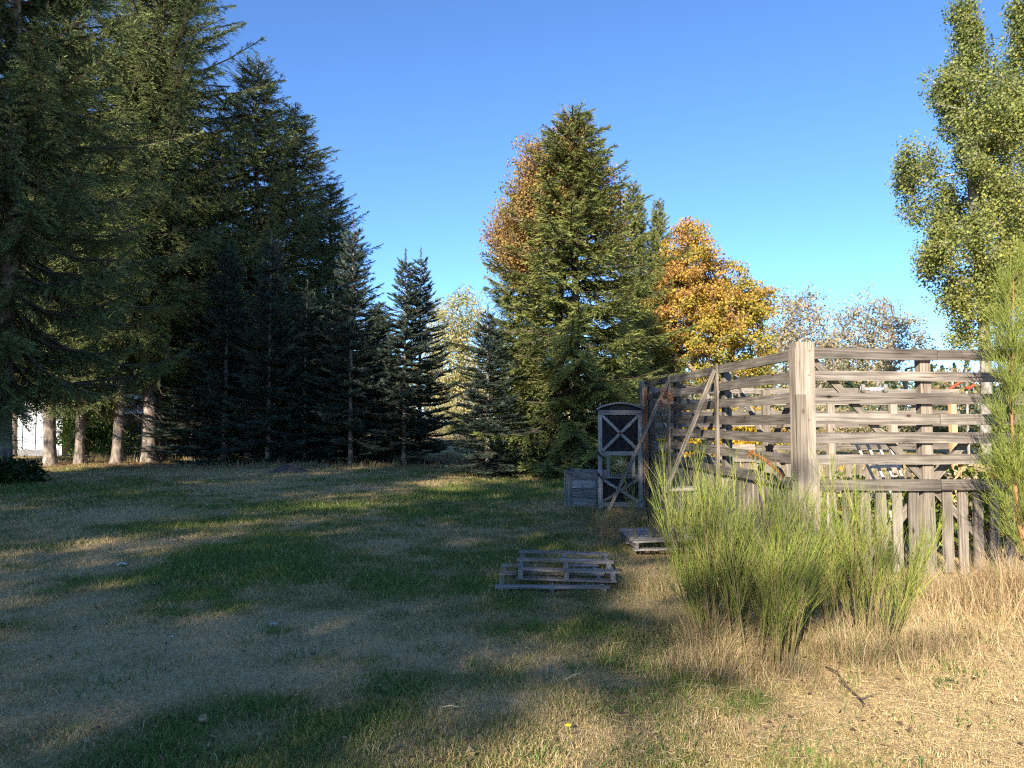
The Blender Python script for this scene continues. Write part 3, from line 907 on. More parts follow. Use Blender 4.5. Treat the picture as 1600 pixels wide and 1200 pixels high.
board('end_board', fp(-.075, 6.02, .1), fp(-.075, 6.02, 2.3), .10, .03, M['post'], sf, -D1)

# back face
bk = thing('rail_fence', 'sunlit back fence of the enclosure seen through the front rails', 'fence', fp(1, 6.3, 0))
for i, z in enumerate([2.2, 1.98, 1.76, 1.55, 1.33, 1.1, .86]):
    for (a_, b_) in ((.1, 2.19), (2.21, 4.3), (4.32, 6.4)):
        board('rail', fp(a_, 6.35, z + random.uniform(-.015, .015)), fp(b_, 6.35, z + random.uniform(-.015, .015)), .105, .03, M['picket'], bk, -D1, seg=3)
for k in range(30):
    board('picket', fp(.2 + k * .205, 6.39, 0), fp(.2 + k * .205, 6.39, .84), .11, .02, M['picket'], bk, -D1, seg=2)
for px, mt in ((1202, 'post'), (1308, 'post'), (1412, 'post'), (1512, 'new_wood')):
    s = (X(px, 13.6) - CO.x - D1.x * 6.25) / D2.x
    board('post', fp(s, 6.29, -.1), fp(s, 6.29, 2.08 if px != 1202 else 2.22), .14 if mt == 'post' else .115, .09, M[mt], bk, -D1)
for (a_, b_, za, zb_) in ((.5, 2.1, .4, 2.0), (2.1, .5, .4, 2.0), (2.4, 4.0, .4, 2.0), (4.0, 2.4, .4, 2.0), (4.3, 5.6, .4, 2.0)):
    board('brace', fp(a_, 6.45, za), fp(b_, 6.45, zb_), .09, .03, M['picket'], bk, -D1)

# props, poles
a_ = fp(-.10, 4.42, 2.26); b_ = G(946, 803)
pl = thing('leaning_plank', 'long grey plank leaning from the second fence batten down past the gate', 'plank', (b_.x, b_.y, 0), group='planks propping the side fence')
board('plank', (b_.x, b_.y, gz(b_.x, b_.y) - .02), a_, .055, .03, M['fence'], pl, (-.3, -1, .2), warp=.02)
a_ = fp(-.10, 2.26, 2.30); b_ = G(1008, 838); b_.y = 10.4; b_.x = X(1008, 10.4)
pl = thing('leaning_plank', 'grey plank leaning from the first fence batten into the broom', 'plank', (b_.x, b_.y, 0), group='planks propping the side fence')
board('plank', (b_.x, b_.y, gz(b_.x, b_.y) - .02), a_, .06, .03, M['fence'], pl, (-.3, -1, .2), warp=.02)
rp = thing('rusty_pole', 'thin rusty steel angle standing at the gate end of the side fence', 'pole', fp(-.14, 5.85, 0))
pm = MB()
c_ = fp(-.115, 5.78, 1.1); pm.box(c_, (.05, .008, 2.2)); pm.box(c_ + Vector((.021, .025, 0)), (.008, .04, 2.2)); pm.build('pole', M['rust'], rp, Matrix.Identity(4))
rb = thing('rusty_bar', 'curved rusty iron bar hooked on the side fence beside the corner post', 'bar', fp(-.06, .3, 0))
pm = MB(); pts = []
for i in range(9):
    s = i / 8; pts.append(P(1182 + 50 * s, 709 + 36 * s ** 1.6, 8.15 - .72 * s) + Vector((-.06, 0, 0)))
pm.tube(pts, [.018] * 9, 6); pm.build('arm', M['rust'], rb, Matrix.Identity(4))
pm = MB(); c_ = pts[0]
pts2 = [c_ + Vector((math.cos(q) * .033, -.01, math.sin(q) * .033)) for q in np.linspace(0, 6.283, 13)]
pm.tube(pts2, .013, 6, False); pm.build('eye', M['rust'], rb, Matrix.Identity(4))
# twisted wire wound round the second batten
wr = thing('wire_coil', 'tangle of rusty wire wound round the second fence batten', 'wire', fp(-.1, 4.4, 2.1))
pm = MB(); c_ = fp(-.12, 4.42, 2.12)
pm.tube([c_ + Vector((.12 * math.sin(q * 1.7) + random.gauss(0, .02), .05 * math.cos(q), .07 * math.cos(q * 2.3) + random.gauss(0, .015) - .02 * q)) for q in np.linspace(0, 11, 40)], .008, 4)
pm.build('wire', M['rust'], wr, Matrix.Identity(4))

# ------------------------------------------------------------------ gate
YG = 13.1
gl, gr = X(934, YG), X(1003, YG)
gw = gr - gl; gm = (gl + gr) / 2
g0 = gz(gm, YG)
gt = thing('garden_gate', 'arched wooden gate with crossed braces over dark boards', 'gate', (gm, YG, g0))
FB = (0, -1, 0)
zt, zm, zo, zb_ = 1.77, 1.02, .60, .06


def gb(nm, x0, z0, x1, z1, w, t=.035, y=YG, mat='gate_wood', par=None): return board(nm, (x0, y, z0), (x1, y, z1), w, t, M[mat], par or gt, FB, jit=.003, warp=.003)


st = .078
gb('stile', gl + st / 2, .02, gl + st / 2, zt - .05, st); gb('stile', gr - st / 2, .02, gr - st / 2, zt - .05, st)
gb('stile', gl + .18, zo, gl + .18, zm, .06); gb('stile', gr - .17, zo, gr - .17, zm, .06)
gb('cross_rail', gl, zt, gr, zt, .085, y=YG - .004); gb('cross_rail', gl + st, zm, gr - st, zm, .075); gb('cross_rail', gl + st, zo, gr - st, zo, .075); gb('cross_rail', gl + st, zb_ + .03, gr - st, zb_ + .03, .08)
gb('cross_brace', gl + st, zt - .06, gr - st, zm + .05, .052, .02, YG - .012); gb('cross_brace', gl + st, zm + .05, gr - st, zt - .06, .052, .02, YG - .034)
gb('cross_brace', gl + st, zo - .05, gr - st, zb_ + .08, .052, .02, YG - .012); gb('cross_brace', gl + st, zb_ + .08, gr - st, zo - .05, .052, .02, YG - .034)
for i in range(6):
    w = (gw - 2 * st + .04) / 6; x = gl + st - .02 + (i + .5) * w
    gb('panel_board', x, zm, x, zt, w - .006, .015, YG + .03, 'dark_wood'); gb('panel_board', x, zb_, x, zo, w - .006, .015, YG + .03, 'dark_wood')
# arch: dark infill and its curved cap
pm = MB(); n = 14
arc = [(gl - .02 + (gw + .04) * i / n, zt + .045 + .115 * math.sin(math.pi * i / n) ** .8) for i in range(n + 1)]
V = []; Fc = []
for i, (x, z) in enumerate(arc): V += [(x, YG - .01, zt + .04), (x, YG - .01, z), (x, YG + .02, z), (x, YG + .02, zt + .04)]
for i in range(n): a0 = i * 4; Fc += [(a0, a0 + 4, a0 + 5, a0 + 1), (a0 + 2, a0 + 6, a0 + 7, a0 + 3), (a0 + 1, a0 + 5, a0 + 6, a0 + 2)]
pm.add(V, Fc); pm.build('arch_panel', M['dark_wood'], gt, Matrix.Identity(4))
pm = MB(); V = []; Fc = []
for i, (x, z) in enumerate(arc): V += [(x, YG - .06, z + .002), (x, YG - .06, z + .03), (x, YG + .06, z + .03), (x, YG + .06, z + .002)]
for i in range(n):
    a0 = i * 4
    for k in range(4): k2 = (k + 1) % 4; Fc.append((a0 + k, a0 + 4 + k, a0 + 4 + k2, a0 + k2))
Fc += [(0, 1, 2, 3), (n * 4 + 3, n * 4 + 2, n * 4 + 1, n * 4)]
pm.add(V, Fc); pm.build('arch_cap', M['crate'], gt, Matrix.Identity(4))
for (z, l) in ((.98, .16), (.59, .13)):
    pm = MB(); pm.tube([(gl - .01, YG - .03, z + .07), (gl + .02, YG - .045, z + .02), (gl + l * .8, YG - .045, z - .06)], [.02, .018, .012], 6); pm.build('hinge', M['black'], gt, Matrix.Identity(4))
pm = MB(); c_ = (gm, YG - .05, (zt + zm) / 2); pm.tube([(c_[0], YG - .06, c_[2]), (c_[0], YG - .04, c_[2])], .03, 8); pm.build('bolt', M['rust'], gt, Matrix.Identity(4))
gb('hinge_post', gr + .07, 0, gr + .07, 1.88, .09, .07, YG + .06, 'post')

# sun ornament hanging in the opening
so = thing('sun_ornament', 'brass sun face ornament with wavy rays hanging in the gate opening', 'ornament', (gm + .01, YG - .02, .81))
c_ = Vector((gm + .01, YG - .03, .815))
pm = MB(); n = 20
V = [tuple(c_ + Vector((0, -.035, 0)))]
for ring, (rr, dy) in enumerate(((.035, -.03), (.06, -.018), (.072, 0), (.06, .012))):
    for k in range(n): q = 2 * math.pi * k / n; V.append(tuple(c_ + Vector((math.cos(q) * rr, dy, math.sin(q) * rr))))
Fc = [(0, 1 + (k + 1) % n, 1 + k) for k in range(n)]
for ring in range(3):
    for k in range(n):
        k2 = (k + 1) % n; a0 = 1 + ring * n
        Fc.append((a0 + k, a0 + k2, a0 + n + k2, a0 + n + k))
pm.add(V, Fc); fc = pm.build('face', M['gold'], so, Matrix.Identity(4), smooth=True)
for sx in (-.022, .022):
    pm = MB(); e = c_ + Vector((sx, -.034, .014)); pm.tube([e + Vector((-.011, 0, 0)), e + Vector((0, -.006, .004)), e + Vector((.011, 0, 0))], [.003, .006, .003], 6); pm.build('eye', M['dirt'], fc, Matrix.Identity(4))
pm = MB(); pm.tube([c_ + Vector((0, -.033, .014)), c_ + Vector((0, -.048, -.008))], [.004, .009], 6); pm.build('nose', M['gold'], fc, Matrix.Identity(4))
pm = MB(); pm.tube([c_ + Vector((-.02, -.03, -.022)), c_ + Vector((0, -.034, -.029)), c_ + Vector((.02, -.03, -.022))], .004, 6); pm.build('mouth', M['dirt'], fc, Matrix.Identity(4))
for k in range(16):
    q = 2 * math.pi * k / 16 + .1; L = .185 if k % 2 == 0 else .13
    rd = Vector((math.cos(q), 0, math.sin(q))); sd = Vector((-math.sin(q), 0, math.cos(q)))
    pm = MB(); pts = [c_ + rd * (.065 + (L - .065) * s) + sd * (.014 * math.sin(s * 6.3) * (1 if k % 2 else -1)) for s in np.linspace(0, 1, 7)]
    pm.tube(pts, [.015, .014, .013, .011, .009, .006, .002], 5); pm.build('ray', M['gold'], so, Matrix.Identity(4))

# ------------------------------------------------------------------ slatted crate left of the gate
cx, cy = X(917, 13.9), 13.9
cr = thing('wooden_crate', 'grey slatted wooden crate standing left of the gate', 'crate', (cx, cy, gz(cx, cy)))
cz = gz(cx, cy)
ex = Vector((math.cos(-.30), math.sin(-.30), 0)); ey = Vector((-ex.y, ex.x, 0))


def cpnt(a, b, z): return Vector((cx, cy, cz)) + ex * a + ey * b + UP * z


hw, hd, hh = .33, .36, .70
for i in range(4):
    z = .10 + i * .168
    board('slat', cpnt(-hw, -hd, z), cpnt(hw, -hd, z), .155, .022, M['crate'], cr, -ey)
    board('slat', cpnt(-hw, hd, z), cpnt(hw, hd, z), .155, .022, M['crate'], cr, -ey)
    board('slat', cpnt(-hw - .01, -hd + .02, z), cpnt(-hw - .01, hd - .02, z), .155, .022, M['crate'], cr, -ex)
    board('slat', cpnt(hw + .01, -hd + .02, z), cpnt(hw + .01, hd - .02, z), .155, .022, M['crate'], cr, ex)
for (a_, b_) in ((-hw + .05, -hd - .024), (hw - .05, -hd - .024)):
    board('upright', cpnt(a_, b_, .0), cpnt(a_, b_, hh), .10, .022, M['crate'], cr, -ey)
for b_ in (-hd + .06, hd - .06):
    board('upright', cpnt(-hw - .034, b_, .0), cpnt(-hw - .034, b_, hh), .10, .022, M['crate'], cr, -ex)

# dark bin and small broken box in the weeds by the side fence
c0 = Vector((X(1023, 11.2), 11.2, 0))
bn = thing('plant_tub', 'black plastic tub in the weeds at the foot of the side fence', 'tub', c0)
pm = MB(); pm.tube([c0 + UP * .02, c0 + UP * .30, c0 + UP * .33, c0 + UP * .33], [.12, .155, .165, .15], 14, False)
pm.tube([c0 + UP * .02, c0 + UP * .021], [.001, .12], 14, False); pm.build('shell', M['black'], bn, Matrix.Identity(4))
pm = MB(); pm.tube([c0 + UP * .28, c0 + UP * .285], [.15, .001], 14, False); pm.build('soil', M['dirt'], bn, Matrix.Identity(4))
b0 = Vector((X(1062, 10.3), 10.3, 0))
wb_ = thing('wooden_bench', 'low grey wooden bench behind the broom at the side fence', 'bench', b0)
board('seat', b0 + Vector((-.28, -.06, .62)), b0 + Vector((.25, -.06, .64)), .12, .04, M['gate_wood'], wb_, (0, 0, 1))
board('seat', b0 + Vector((-.25, .07, .63)), b0 + Vector((.27, .07, .65)), .12, .04, M['gate_wood'], wb_, (0, 0, 1))
for (a_, b_) in ((-.22, -.06), (.2, -.06), (-.2, .08), (.21, .08)):
    board('leg', b0 + Vector((a_, b_, 0)), b0 + Vector((a_, b_, .6)), .07, .05, M['gate_wood'], wb_, (0, -1, 0))


# ------------------------------------------------------------------ pallets
def pallet(label, c, rz, w, d, deck, z0=.0, tilt=0.0, gone=()):
    t = thing('pallet', label, 'pallet', (c[0], c[1], z0), group='old wooden pallets')
    R = Matrix.Rotation(rz, 3, 'Z') @ Matrix.Rotation(tilt, 3, 'Y')

    def q(x, y, z): return Vector((c[0], c[1], z0)) + R @ Vector((x, y, z))
    n_ = R @ Vector((0, 0, 1))
    for i in range(3):
        x = (-.46 + .46 * i) * w
        board('stringer', q(x, -d / 2, .055), q(x, d / 2, .055), .075, .045, M['pallet'], t, R @ Vector((1, 0, 0)))
    for i in range(deck):
        if i in gone: continue
        y = -d / 2 + .05 + (d - .1) * i / (deck - 1)
        board('deck_board', q(-w / 2 + random.uniform(-.015, .015), y, .103), q(w / 2 + random.uniform(-.02, .02), y + random.uniform(-.012, .012), .103), .095, .02, M['pallet'], t, n_)
    for y in (-d / 2 + .05, 0, d / 2 - .05):
        board('bottom_board', q(-w / 2, y, .010), q(w / 2, y, .010), .095, .018, M['pallet'], t, n_)
    return t


pallet('lower pallet of the stack lying in the grass, sticking out to the left', (X(860, 7.3), 7.35, 0), -.03, 1.06, 1.1, 6, -.072, gone=(1, 2, 4))
pallet('upper pallet of the stack with gaps between its pale boards', (X(882, 7.5), 7.52, 0), -.045, .98, 1.02, 5, .045, tilt=.02, gone=(1, 3))
pallet('sunlit grey pallet lying in the weeds beside the broom', (X(1036, 9.2), 9.2, 0), .02, 1.0, 1.1, 8, .06, tilt=-.03)

# ------------------------------------------------------------------ wheels on the rail, white slatted frame, red pipe
wx = X(1366, 7.44); wz_ = RZ[2] + .056 - .004
ax = thing('wheel_axle', 'pair of small mower wheels on an axle resting on the third rail', 'wheel axle', (wx, 7.44, wz_))
for sx in (-.118, .118):
    pm = MB(); c_ = Vector((wx + sx, 7.44, wz_ + .051)); q = Vector((1, -.30 if sx < 0 else -.30, 0)).normalized()
    pm.tube([c_ - q * .02, c_ - q * .016, c_ + q * .016, c_ + q * .02], [.042, .051, .051, .042], 18); whl = pm.build('wheel', M['rubber'], ax, Matrix.Identity(4))
    pm = MB(); pm.tube([c_ - q * .024, c_ + q * .024], .026, 14); pm.build('hub', M['steel'], whl, Matrix.Identity(4))
pm = MB(); pm.tube([(wx - .11, 7.44, wz_ + .045), (wx + .11, 7.44, wz_ + .045)], .014, 8); pm.build('axle', M['steel'], ax, Matrix.Identity(4))
for sx in (-.04, .0, .045):
    pm = MB(); pm.box((wx + sx, 7.43, wz_ + .045), (.022, .04, .04)); pm.build('bracket', M['steel'], ax, Matrix.Identity(4))

wc = thing('slatted_frame', 'white painted slatted frame leaning inside the enclosure', 'frame', (X(1385, 8.6), 8.6, 0))
for i in range(4):
    a_ = P(1338 + 17 * i, 694, 8.45); b_ = P(1392 + 13 * i, 800, 8.75); b2 = P(1412 + 12 * i, 855, 8.9)
    board('slat', a_, b_, .028, .02, M['white_wood'], wc, (0, -1, 0), jit=.002)
board('cross_bar', P(1330, 693, 8.43), P(1392, 693, 8.43), .035, .02, M['white_wood'], wc, (0, -1, 0), jit=.002)
board('cross_bar', P(1360, 730, 8.53), P(1408, 728, 8.53), .035, .02, M['white_wood'], wc, (0, -1, 0), jit=.002)
for (a_, b_) in ((1389, 1402), (1436, 1446)):
    q = P(a_, 795, 8.75); board('leg', q, (X(b_, 9.0), 9.0, 0), .035, .03, M['white_wood'], wc, (0, -1, 0), jit=.002)

rpipe = thing('red_pipe_frame', 'bent red pipe on pale poles seen between the second and third rails', 'pipe frame', (X(1505, 17), 17, 0))
for px in (1489, 1511):
    pm = MB(); pm.tube([(X(px, 17), 17, 0), (X(px, 17), 17, P(px, 575, 17).z)], .03, 8); pm.build('pole', M['pale_bark'], rpipe, Matrix.Identity(4))
pm = MB(); pm.tube([P(1485, 614, 16.9), P(1484, 608, 16.9), P(1490, 604, 16.9), P(1500, 597, 16.9), P(1506, 592, 16.9)], .035, 8); pm.build('pipe', M['red_metal'], rpipe, Matrix.Identity(4))
pm = MB(); pm.tube([P(1509, 606, 16.9), P(1516, 606, 16.9), P(1521, 602, 16.9), P(1522, 595, 16.9)], .035, 8); pm.build('pipe', M['red_metal'], rpipe, Matrix.Identity(4))


# ------------------------------------------------------------------ broom shrubs
def wands(base, d, L, w, bend, rg):
    """thin three sided tapering shoots"""
    n = len(base)
    d = unit(d); s = unit(np.cross(d, rg.normal(size=(n, 3)))); t = np.cross(d, s)
    mid = base + d * (L * .5)[:, None]; up = np.array((0, 0, 1.0))
    tip = base + d * L[:, None] + up * (bend * L)[:, None]
    ring = []
    for ctr, ww in ((base, w), (mid, w * .75)):
        for q in (0, 2.094, 4.189): ring.append(ctr + (s * math.cos(q) + t * math.sin(q)) * ww[:, None])
    V = np.stack(ring + [tip], 1)
    f0 = [(0, 1, 4), (0, 4, 3), (1, 2, 5), (1, 5, 4), (2, 0, 3), (2, 3, 5), (3, 4, 6), (4, 5, 6), (5, 3, 6)]
    Fc = (np.arange(n)[:, None, None] * 7 + np.array(f0)[None]).reshape(-1, 3)
    return V.reshape(-1, 3), Fc, 7


def broom(label, c, seed, n_main, h, spread, rad, n_w, tilt=(0, 0), wl=(.22, .55), brown=.2, low=.25):
    rg = np.random.default_rng(seed)
    c = Vector((c[0], c[1], gz(c[0], c[1])))
    t = thing('broom_shrub', label, 'shrub', c, group='green broom shrubs before the fence')
    st_ = MB(); B, D, L, U = [], [], [], []
    for i in range(n_main):
        ang = rg.uniform(0, 6.28); rr = rad * math.sqrt(rg.random())
        b0 = np.array((math.cos(ang) * rr, math.sin(ang) * rr * .8, -.03))
        out = np.array((math.cos(ang), math.sin(ang) * .75, 0)) * spread * (.15 + rr / max(rad, .01) * rg.uniform(.4, 1.1)) + np.array((tilt[0], tilt[1], 0)) + rg.normal(0, .05, 3)
        hh_ = h * (.38 + .62 * rg.random() ** 1.1)
        pts = [b0 + out * hh_ * (s ** 1.15) + np.array((0, 0, hh_ * s)) for s in np.linspace(0, .8, 6)]
        st_.tube(pts, [.0075, .007, .006, .005, .004, .0025], 5, False)
        s = low + (1 - low) * rg.random(n_w)
        s = np.sort(s)
        p = b0 + out * (hh_ * (s * .8) ** 1.15 / max(hh_, .01) ** .15)[:, None] + np.array((0, 0, 1)) * (hh_ * s * .8)[:, None]
        dd = unit(out * .7 + np.array((0, 0, 1.0)) + rg.normal(0, .19, (n_w, 3)))
        B.append(p); D.append(dd); L.append(rg.uniform(*wl, n_w) * (1.1 - .35 * s)); U.append(s)
    B = np.concatenate(B); D = np.concatenate(D); L = np.concatenate(L); U = np.concatenate(U)
    # finer shoots on the shoots
    k = rg.integers(3, 7, len(B)); ix = np.repeat(np.arange(len(B)), k)
    q = rg.uniform(.15, .85, len(ix))
    B2 = B[ix] + D[ix] * (L[ix] * q)[:, None]; D2_ = unit(D[ix] + rg.normal(0, .20, (len(ix), 3))); L2 = L[ix] * (1 - q) * .9 + .04
    Bs = np.concatenate([B, B2]); Ds = np.concatenate([D, D2_]); Ls = np.concatenate([L, L2]); Us = np.concatenate([U, U[ix]])
    V, Fc, k7 = wands(Bs, Ds, Ls, np.concatenate([np.full(len(B), .0021), np.full(len(B2), .0015)]), rg.normal(.03, .04, len(Bs)), rg)
    v = np.clip(.45 + rg.normal(0, .30, len(Bs)) + .3 * (Us - .5), 0, 1)
    c_ = pick(None, [(.08, .12, .025), (.17, .225, .04), (.27, .325, .055), (.38, .40, .075)], v)
    br = rg.random(len(Bs)) < .07 + brown * (1 - Us) * 1.6
    c_ = np.where(br[:, None], np.array((.33, .25, .12)), c_)
    st_.build('stems', M['stem'], t, Matrix.Translation(c), smooth=True)
    mk('shoots', V, Fc, M['wand'], t, col=np.repeat(c_, 7, 0))
    return t


M['stem'] = noisy_material('broom_stem', [(.3, (.10, .08, .035)), (.7, (.24, .19, .08))], 30, .7, .1)
broom('largest broom shrub, fan of green shoots left of the corner post', (X(1165, 4.95), 4.95), 61, 62, 1.5, .25, .35, 16, tilt=(-.02, .03), wl=(.28, .62))
broom('green broom shrub directly below the corner post', (X(1235, 5.5), 5.5), 62, 28, 1.0, .36, .34, 14, tilt=(.08, 0), wl=(.25, .55))
broom('upright broom shrub right of the corner post', (X(1322, 5.35), 5.35), 63, 24, 1.45, .22, .2, 15, tilt=(-.04, 0), wl=(.28, .6))
broom('small slanting broom shrub before the pickets', (X(1372, 5.2), 5.2), 64, 9, .9, .22, .10, 14, tilt=(.28, 0))
broom('thin dark broom shrub in the weeds by the leaning planks', (X(1008, 8.9), 8.9), 65, 9, 1.0, .30, .16, 10, tilt=(-.02, 0), brown=.5)
broom('low broom shrub behind the largest one by the bench', (X(1122, 7.3), 7.3), 66, 14, 1.15, .30, .26, 14)

# the tall broom at the right edge: one reddish trunk with shoots all the way up
rg = np.random.default_rng(70)
bc = Vector((X(1602, 6.75), 6.75, 0)); bc.z = gz(bc.x, bc.y)
tb = thing('broom_shrub', 'tall broom shrub with reddish stem at the right edge, higher than the fence', 'shrub', bc, group='green broom shrubs before the fence')
tp = [Vector((0, 0, -.05)), Vector((-.03, 0, .3)), Vector((-.11, 0, .7)), Vector((-.13, 0, 1.2)), Vector((-.12, .02, 1.8)), Vector((-.08, .02, 2.4)), Vector((-.07, 0, 3.0))]
pm = MB(); pm.tube(tp, [.028, .025, .021, .017, .012, .007, .003], 8); pm.build('trunk', noisy_material('red_stem', [(.3, (.22, .10, .05)), (.7, (.42, .22, .11))], 25, .7, .2), tb, Matrix.Translation(bc), smooth=True)
B, D, L, U = [], [], [], []
lm = MB()
for i in range(120):
    s = rg.uniform(.14, 1); zz = 3.0 * s
    k = min(int(s * 6), 5); f = s * 6 - k
    p = np.array(tp[k] * (1 - f) + tp[k + 1] * f)
    ang = rg.uniform(0, 6.28); ll = (.32 if s > .45 else .26) * (1.15 - s * .75) * rg.uniform(.6, 1.2)
    d = unit(np.array((math.cos(ang) * .8, math.sin(ang) * .8, .75 + rg.normal() * .2)))
    lm.tube([p, p + d * ll], [.005, .0025], 4, False)
    n = 17 if s > .4 else 9
    q = rg.uniform(.15, 1, n)
    B.append(p + d * (ll * q)[:, None]); D.append(unit(d * .8 + np.array((0, 0, .8)) + rg.normal(0, .33, (n, 3)))); L.append(rg.uniform(.14, .36, n)); U.append(np.full(n, s))
lm.build('limbs', M['stem'], tb, Matrix.Translation(bc))
B = np.concatenate(B); D = np.concatenate(D); L = np.concatenate(L); U = np.concatenate(U)
ix = np.repeat(np.arange(len(B)), 3); q = rg.uniform(.1, .8, len(ix))
Bs = np.concatenate([B, B[ix] + D[ix] * (L[ix] * q)[:, None]]); Ds = np.concatenate([D, unit(D[ix] + rg.normal(0, .35, (len(ix), 3)))]); Ls = np.concatenate([L, L[ix] * .6])
V, Fc, k7 = wands(Bs, Ds, Ls, np.full(len(Bs), .0019), rg.normal(.05, .05, len(Bs)), rg)
v = np.clip(.55 + rg.normal(0, .25, len(Bs)), 0, 1)
c_ = pick(None, [(.09, .125, .025), (.155, .205, .04), (.25, .295, .055), (.34, .36, .07)], v)
mk('shoots', V, Fc, M['wand'], tb, col=np.repeat(c_, 7, 0))


# leafy berry bushes inside the enclosure
def berry_col(p, cl, rg):
    c = pick(None, [(.10, .17, .03), (.22, .30, .05), (.42, .42, .08)], .5 + .25 * cl + rg.normal(0, .2, len(p)))
    r_ = rg.random(len(p))
    c[r_ < .10] = (.5, .12, .04); c[r_ < .05] = (.6, .3, .03)
    return c


for (px, Y, h, w, lb) in [(1470, 8.5, 1.15, .40, 'leafy berry bush with a few red leaves behind the pickets'), (1532, 8.3, 1.35, .40, 'leafy green bush behind the rails near the tall broom'),
                          (1420, 9.6, 1.0, .4, 'low leafy bush with reddish leaves behind the white slatted frame'), (1590, 8.9, 1.4, .5, 'leafy bush behind the tall broom at the right edge'),
                          (1330, 10.5, .9, .5, 'low leafy bush inside the enclosure right of the corner post')]:
    broadleaf('berry_bush', lb, 'bush', (X(px, Y), Y, 0), int(px), [(0, 0, -.05), (0, 0, .15)],
              [(0, 0, h * .6, w, w, h * .4), (-w * .4, 0, h * .4, w * .7, w * .6, h * .35), (w * .3, 0, h * .35, w * .7, w * .6, h * .3)], 60, 9, .085, .10, berry_col, M['stem'], .0035, group='leafy bushes inside the enclosure', shell=.2)


# ------------------------------------------------------------------ grass
def blades(pos, h, w, lean, col, rg, bent=True):
    n = len(pos)
    a_ = rg.uniform(0, 6.283, n); la = rg.uniform(0, 6.283, n)
    s = np.stack([np.cos(a_), np.sin(a_), np.zeros(n)], -1)
    ln = np.stack([np.cos(la), np.sin(la), np.zeros(n)], -1) * (lean * h)[:, None]
    up = np.array((0, 0, 1.0))
    if not bent:
        V = np.stack([pos - s * w[:, None], pos + s * w[:, None], pos + ln + up * h[:, None]], 1)
        return V.reshape(-1, 3), np.arange(3 * n).reshape(-1, 3), np.repeat(col, 3, 0)
    m_ = pos + ln * .35 + up * (h * .6)[:, None]
    V = np.stack([pos - s * w[:, None], pos + s * w[:, None], m_ - s * w[:, None] * .7, m_ + s * w[:, None] * .7, pos + ln + up * (h * (1 - .25 * lean))[:, None]], 1)
    f0 = np.array([(0, 1, 3), (0, 3, 2), (2, 3, 4)])
    Fc = (np.arange(n)[:, None, None] * 5 + f0[None]).reshape(-1, 3)
    return V.reshape(-1, 3), Fc, np.repeat(col, 5, 0)


def stuff(name, label, cat, parts):
    Vs, Fs, Cs = [], [], []; n = 0
    for (v, f, c) in parts: Vs.append(v); Fs.append(f + n); Cs.append(c); n += len(v)
    o = mk(name, np.concatenate(Vs), np.concatenate(Fs), M['grass'], col=np.clip(np.concatenate(Cs), .01, .9))
    o['kind'] = 'stuff'
    return tag(o, label, cat)


rg = np.random.default_rng(90)
parts = []
for (ya, yb, dens, hh_, ww, bent) in ((2.4, 4.2, 8500, .031, .0019, True), (4.2, 7, 4200, .034, .0028, False), (7, 12, 1500, .045, .0048, False), (12, 20, 520, .05, .0085, False), (20, 30, 190, .06, .013, False)):
    n = int(dens * .5 * (yb * yb - ya * ya) * 1.75)
    y = np.sqrt(rg.uniform(ya * ya, yb * yb, n)); x = rg.uniform(-.86, .89, n) * y
    keep = ~((y > 13) & (x > .36 * y)) & ~((y > 25) & (rg.random(n) < .6))
    x, y = x[keep], y[keep]; n = len(x)
    g = green_at(x, y)
    tuft = fbm(x / .16, y / .16, 55, 2)
    h = hh_ * (.55 + .9 * g + .9 * np.clip(tuft - .5, 0, 1) * 2) * rg.uniform(.5, 1.4, n)
    gg = np.clip(g + rg.normal(0, .30, n), 0, 1)
    c = lawn_colour(gg, x, y) * rg.uniform(.55, 1.4, n)[:, None]
    bl = (rg.random(n) < .06) & (g < .6)
    c[bl] = np.array((.52, .44, .30)) * rg.uniform(.8, 1.15, bl.sum())[:, None]
    pos = np.stack([x, y, ground_z(x, y) - .004], -1)
    parts.append(blades(pos, h, np.full(n, ww) * rg.uniform(.7, 1.3, n), rg.uniform(.2, 1.3, n), c, rg, bent))
stuff('lawn_grass', 'patchy mown lawn, green and dry, sweeping to the trees', 'grass', parts)

# tufts and weeds standing out of the lawn
px = rg.uniform(-100, 1550, 260); py = 715 + 500 * rg.random(260) ** 1.5
tx, ty, hc, cc = [], [], [], []
for a_, b_ in zip(px, py):
    c_ = G(a_, b_); k = int(rg.integers(25, 90)); rr = rg.uniform(.04, .16)
    tx.append(c_.x + rg.normal(0, rr, k)); ty.append(c_.y + rg.normal(0, rr, k)); hc.append(np.full(k, rg.uniform(.03, .07)) * rg.uniform(.4, 1.2, k))
    base = np.array([(.12, .20, .045), (.15, .24, .05), (.22, .25, .09), (.44, .34, .18), (.10, .16, .045)])[rg.integers(5)]
    cc.append(base * rg.uniform(.7, 1.25, k)[:, None])
tx = np.concatenate(tx); ty = np.concatenate(ty); hc = np.concatenate(hc)
stuff('lawn_tufts', 'loose tufts and weeds standing out of the lawn', 'grass', [blades(np.stack([tx, ty, ground_z(tx, ty) - .005], -1), hc, .0018 + .00045 * ty, rg.uniform(.2, 1.4, len(tx)), np.concatenate(cc), rg)])

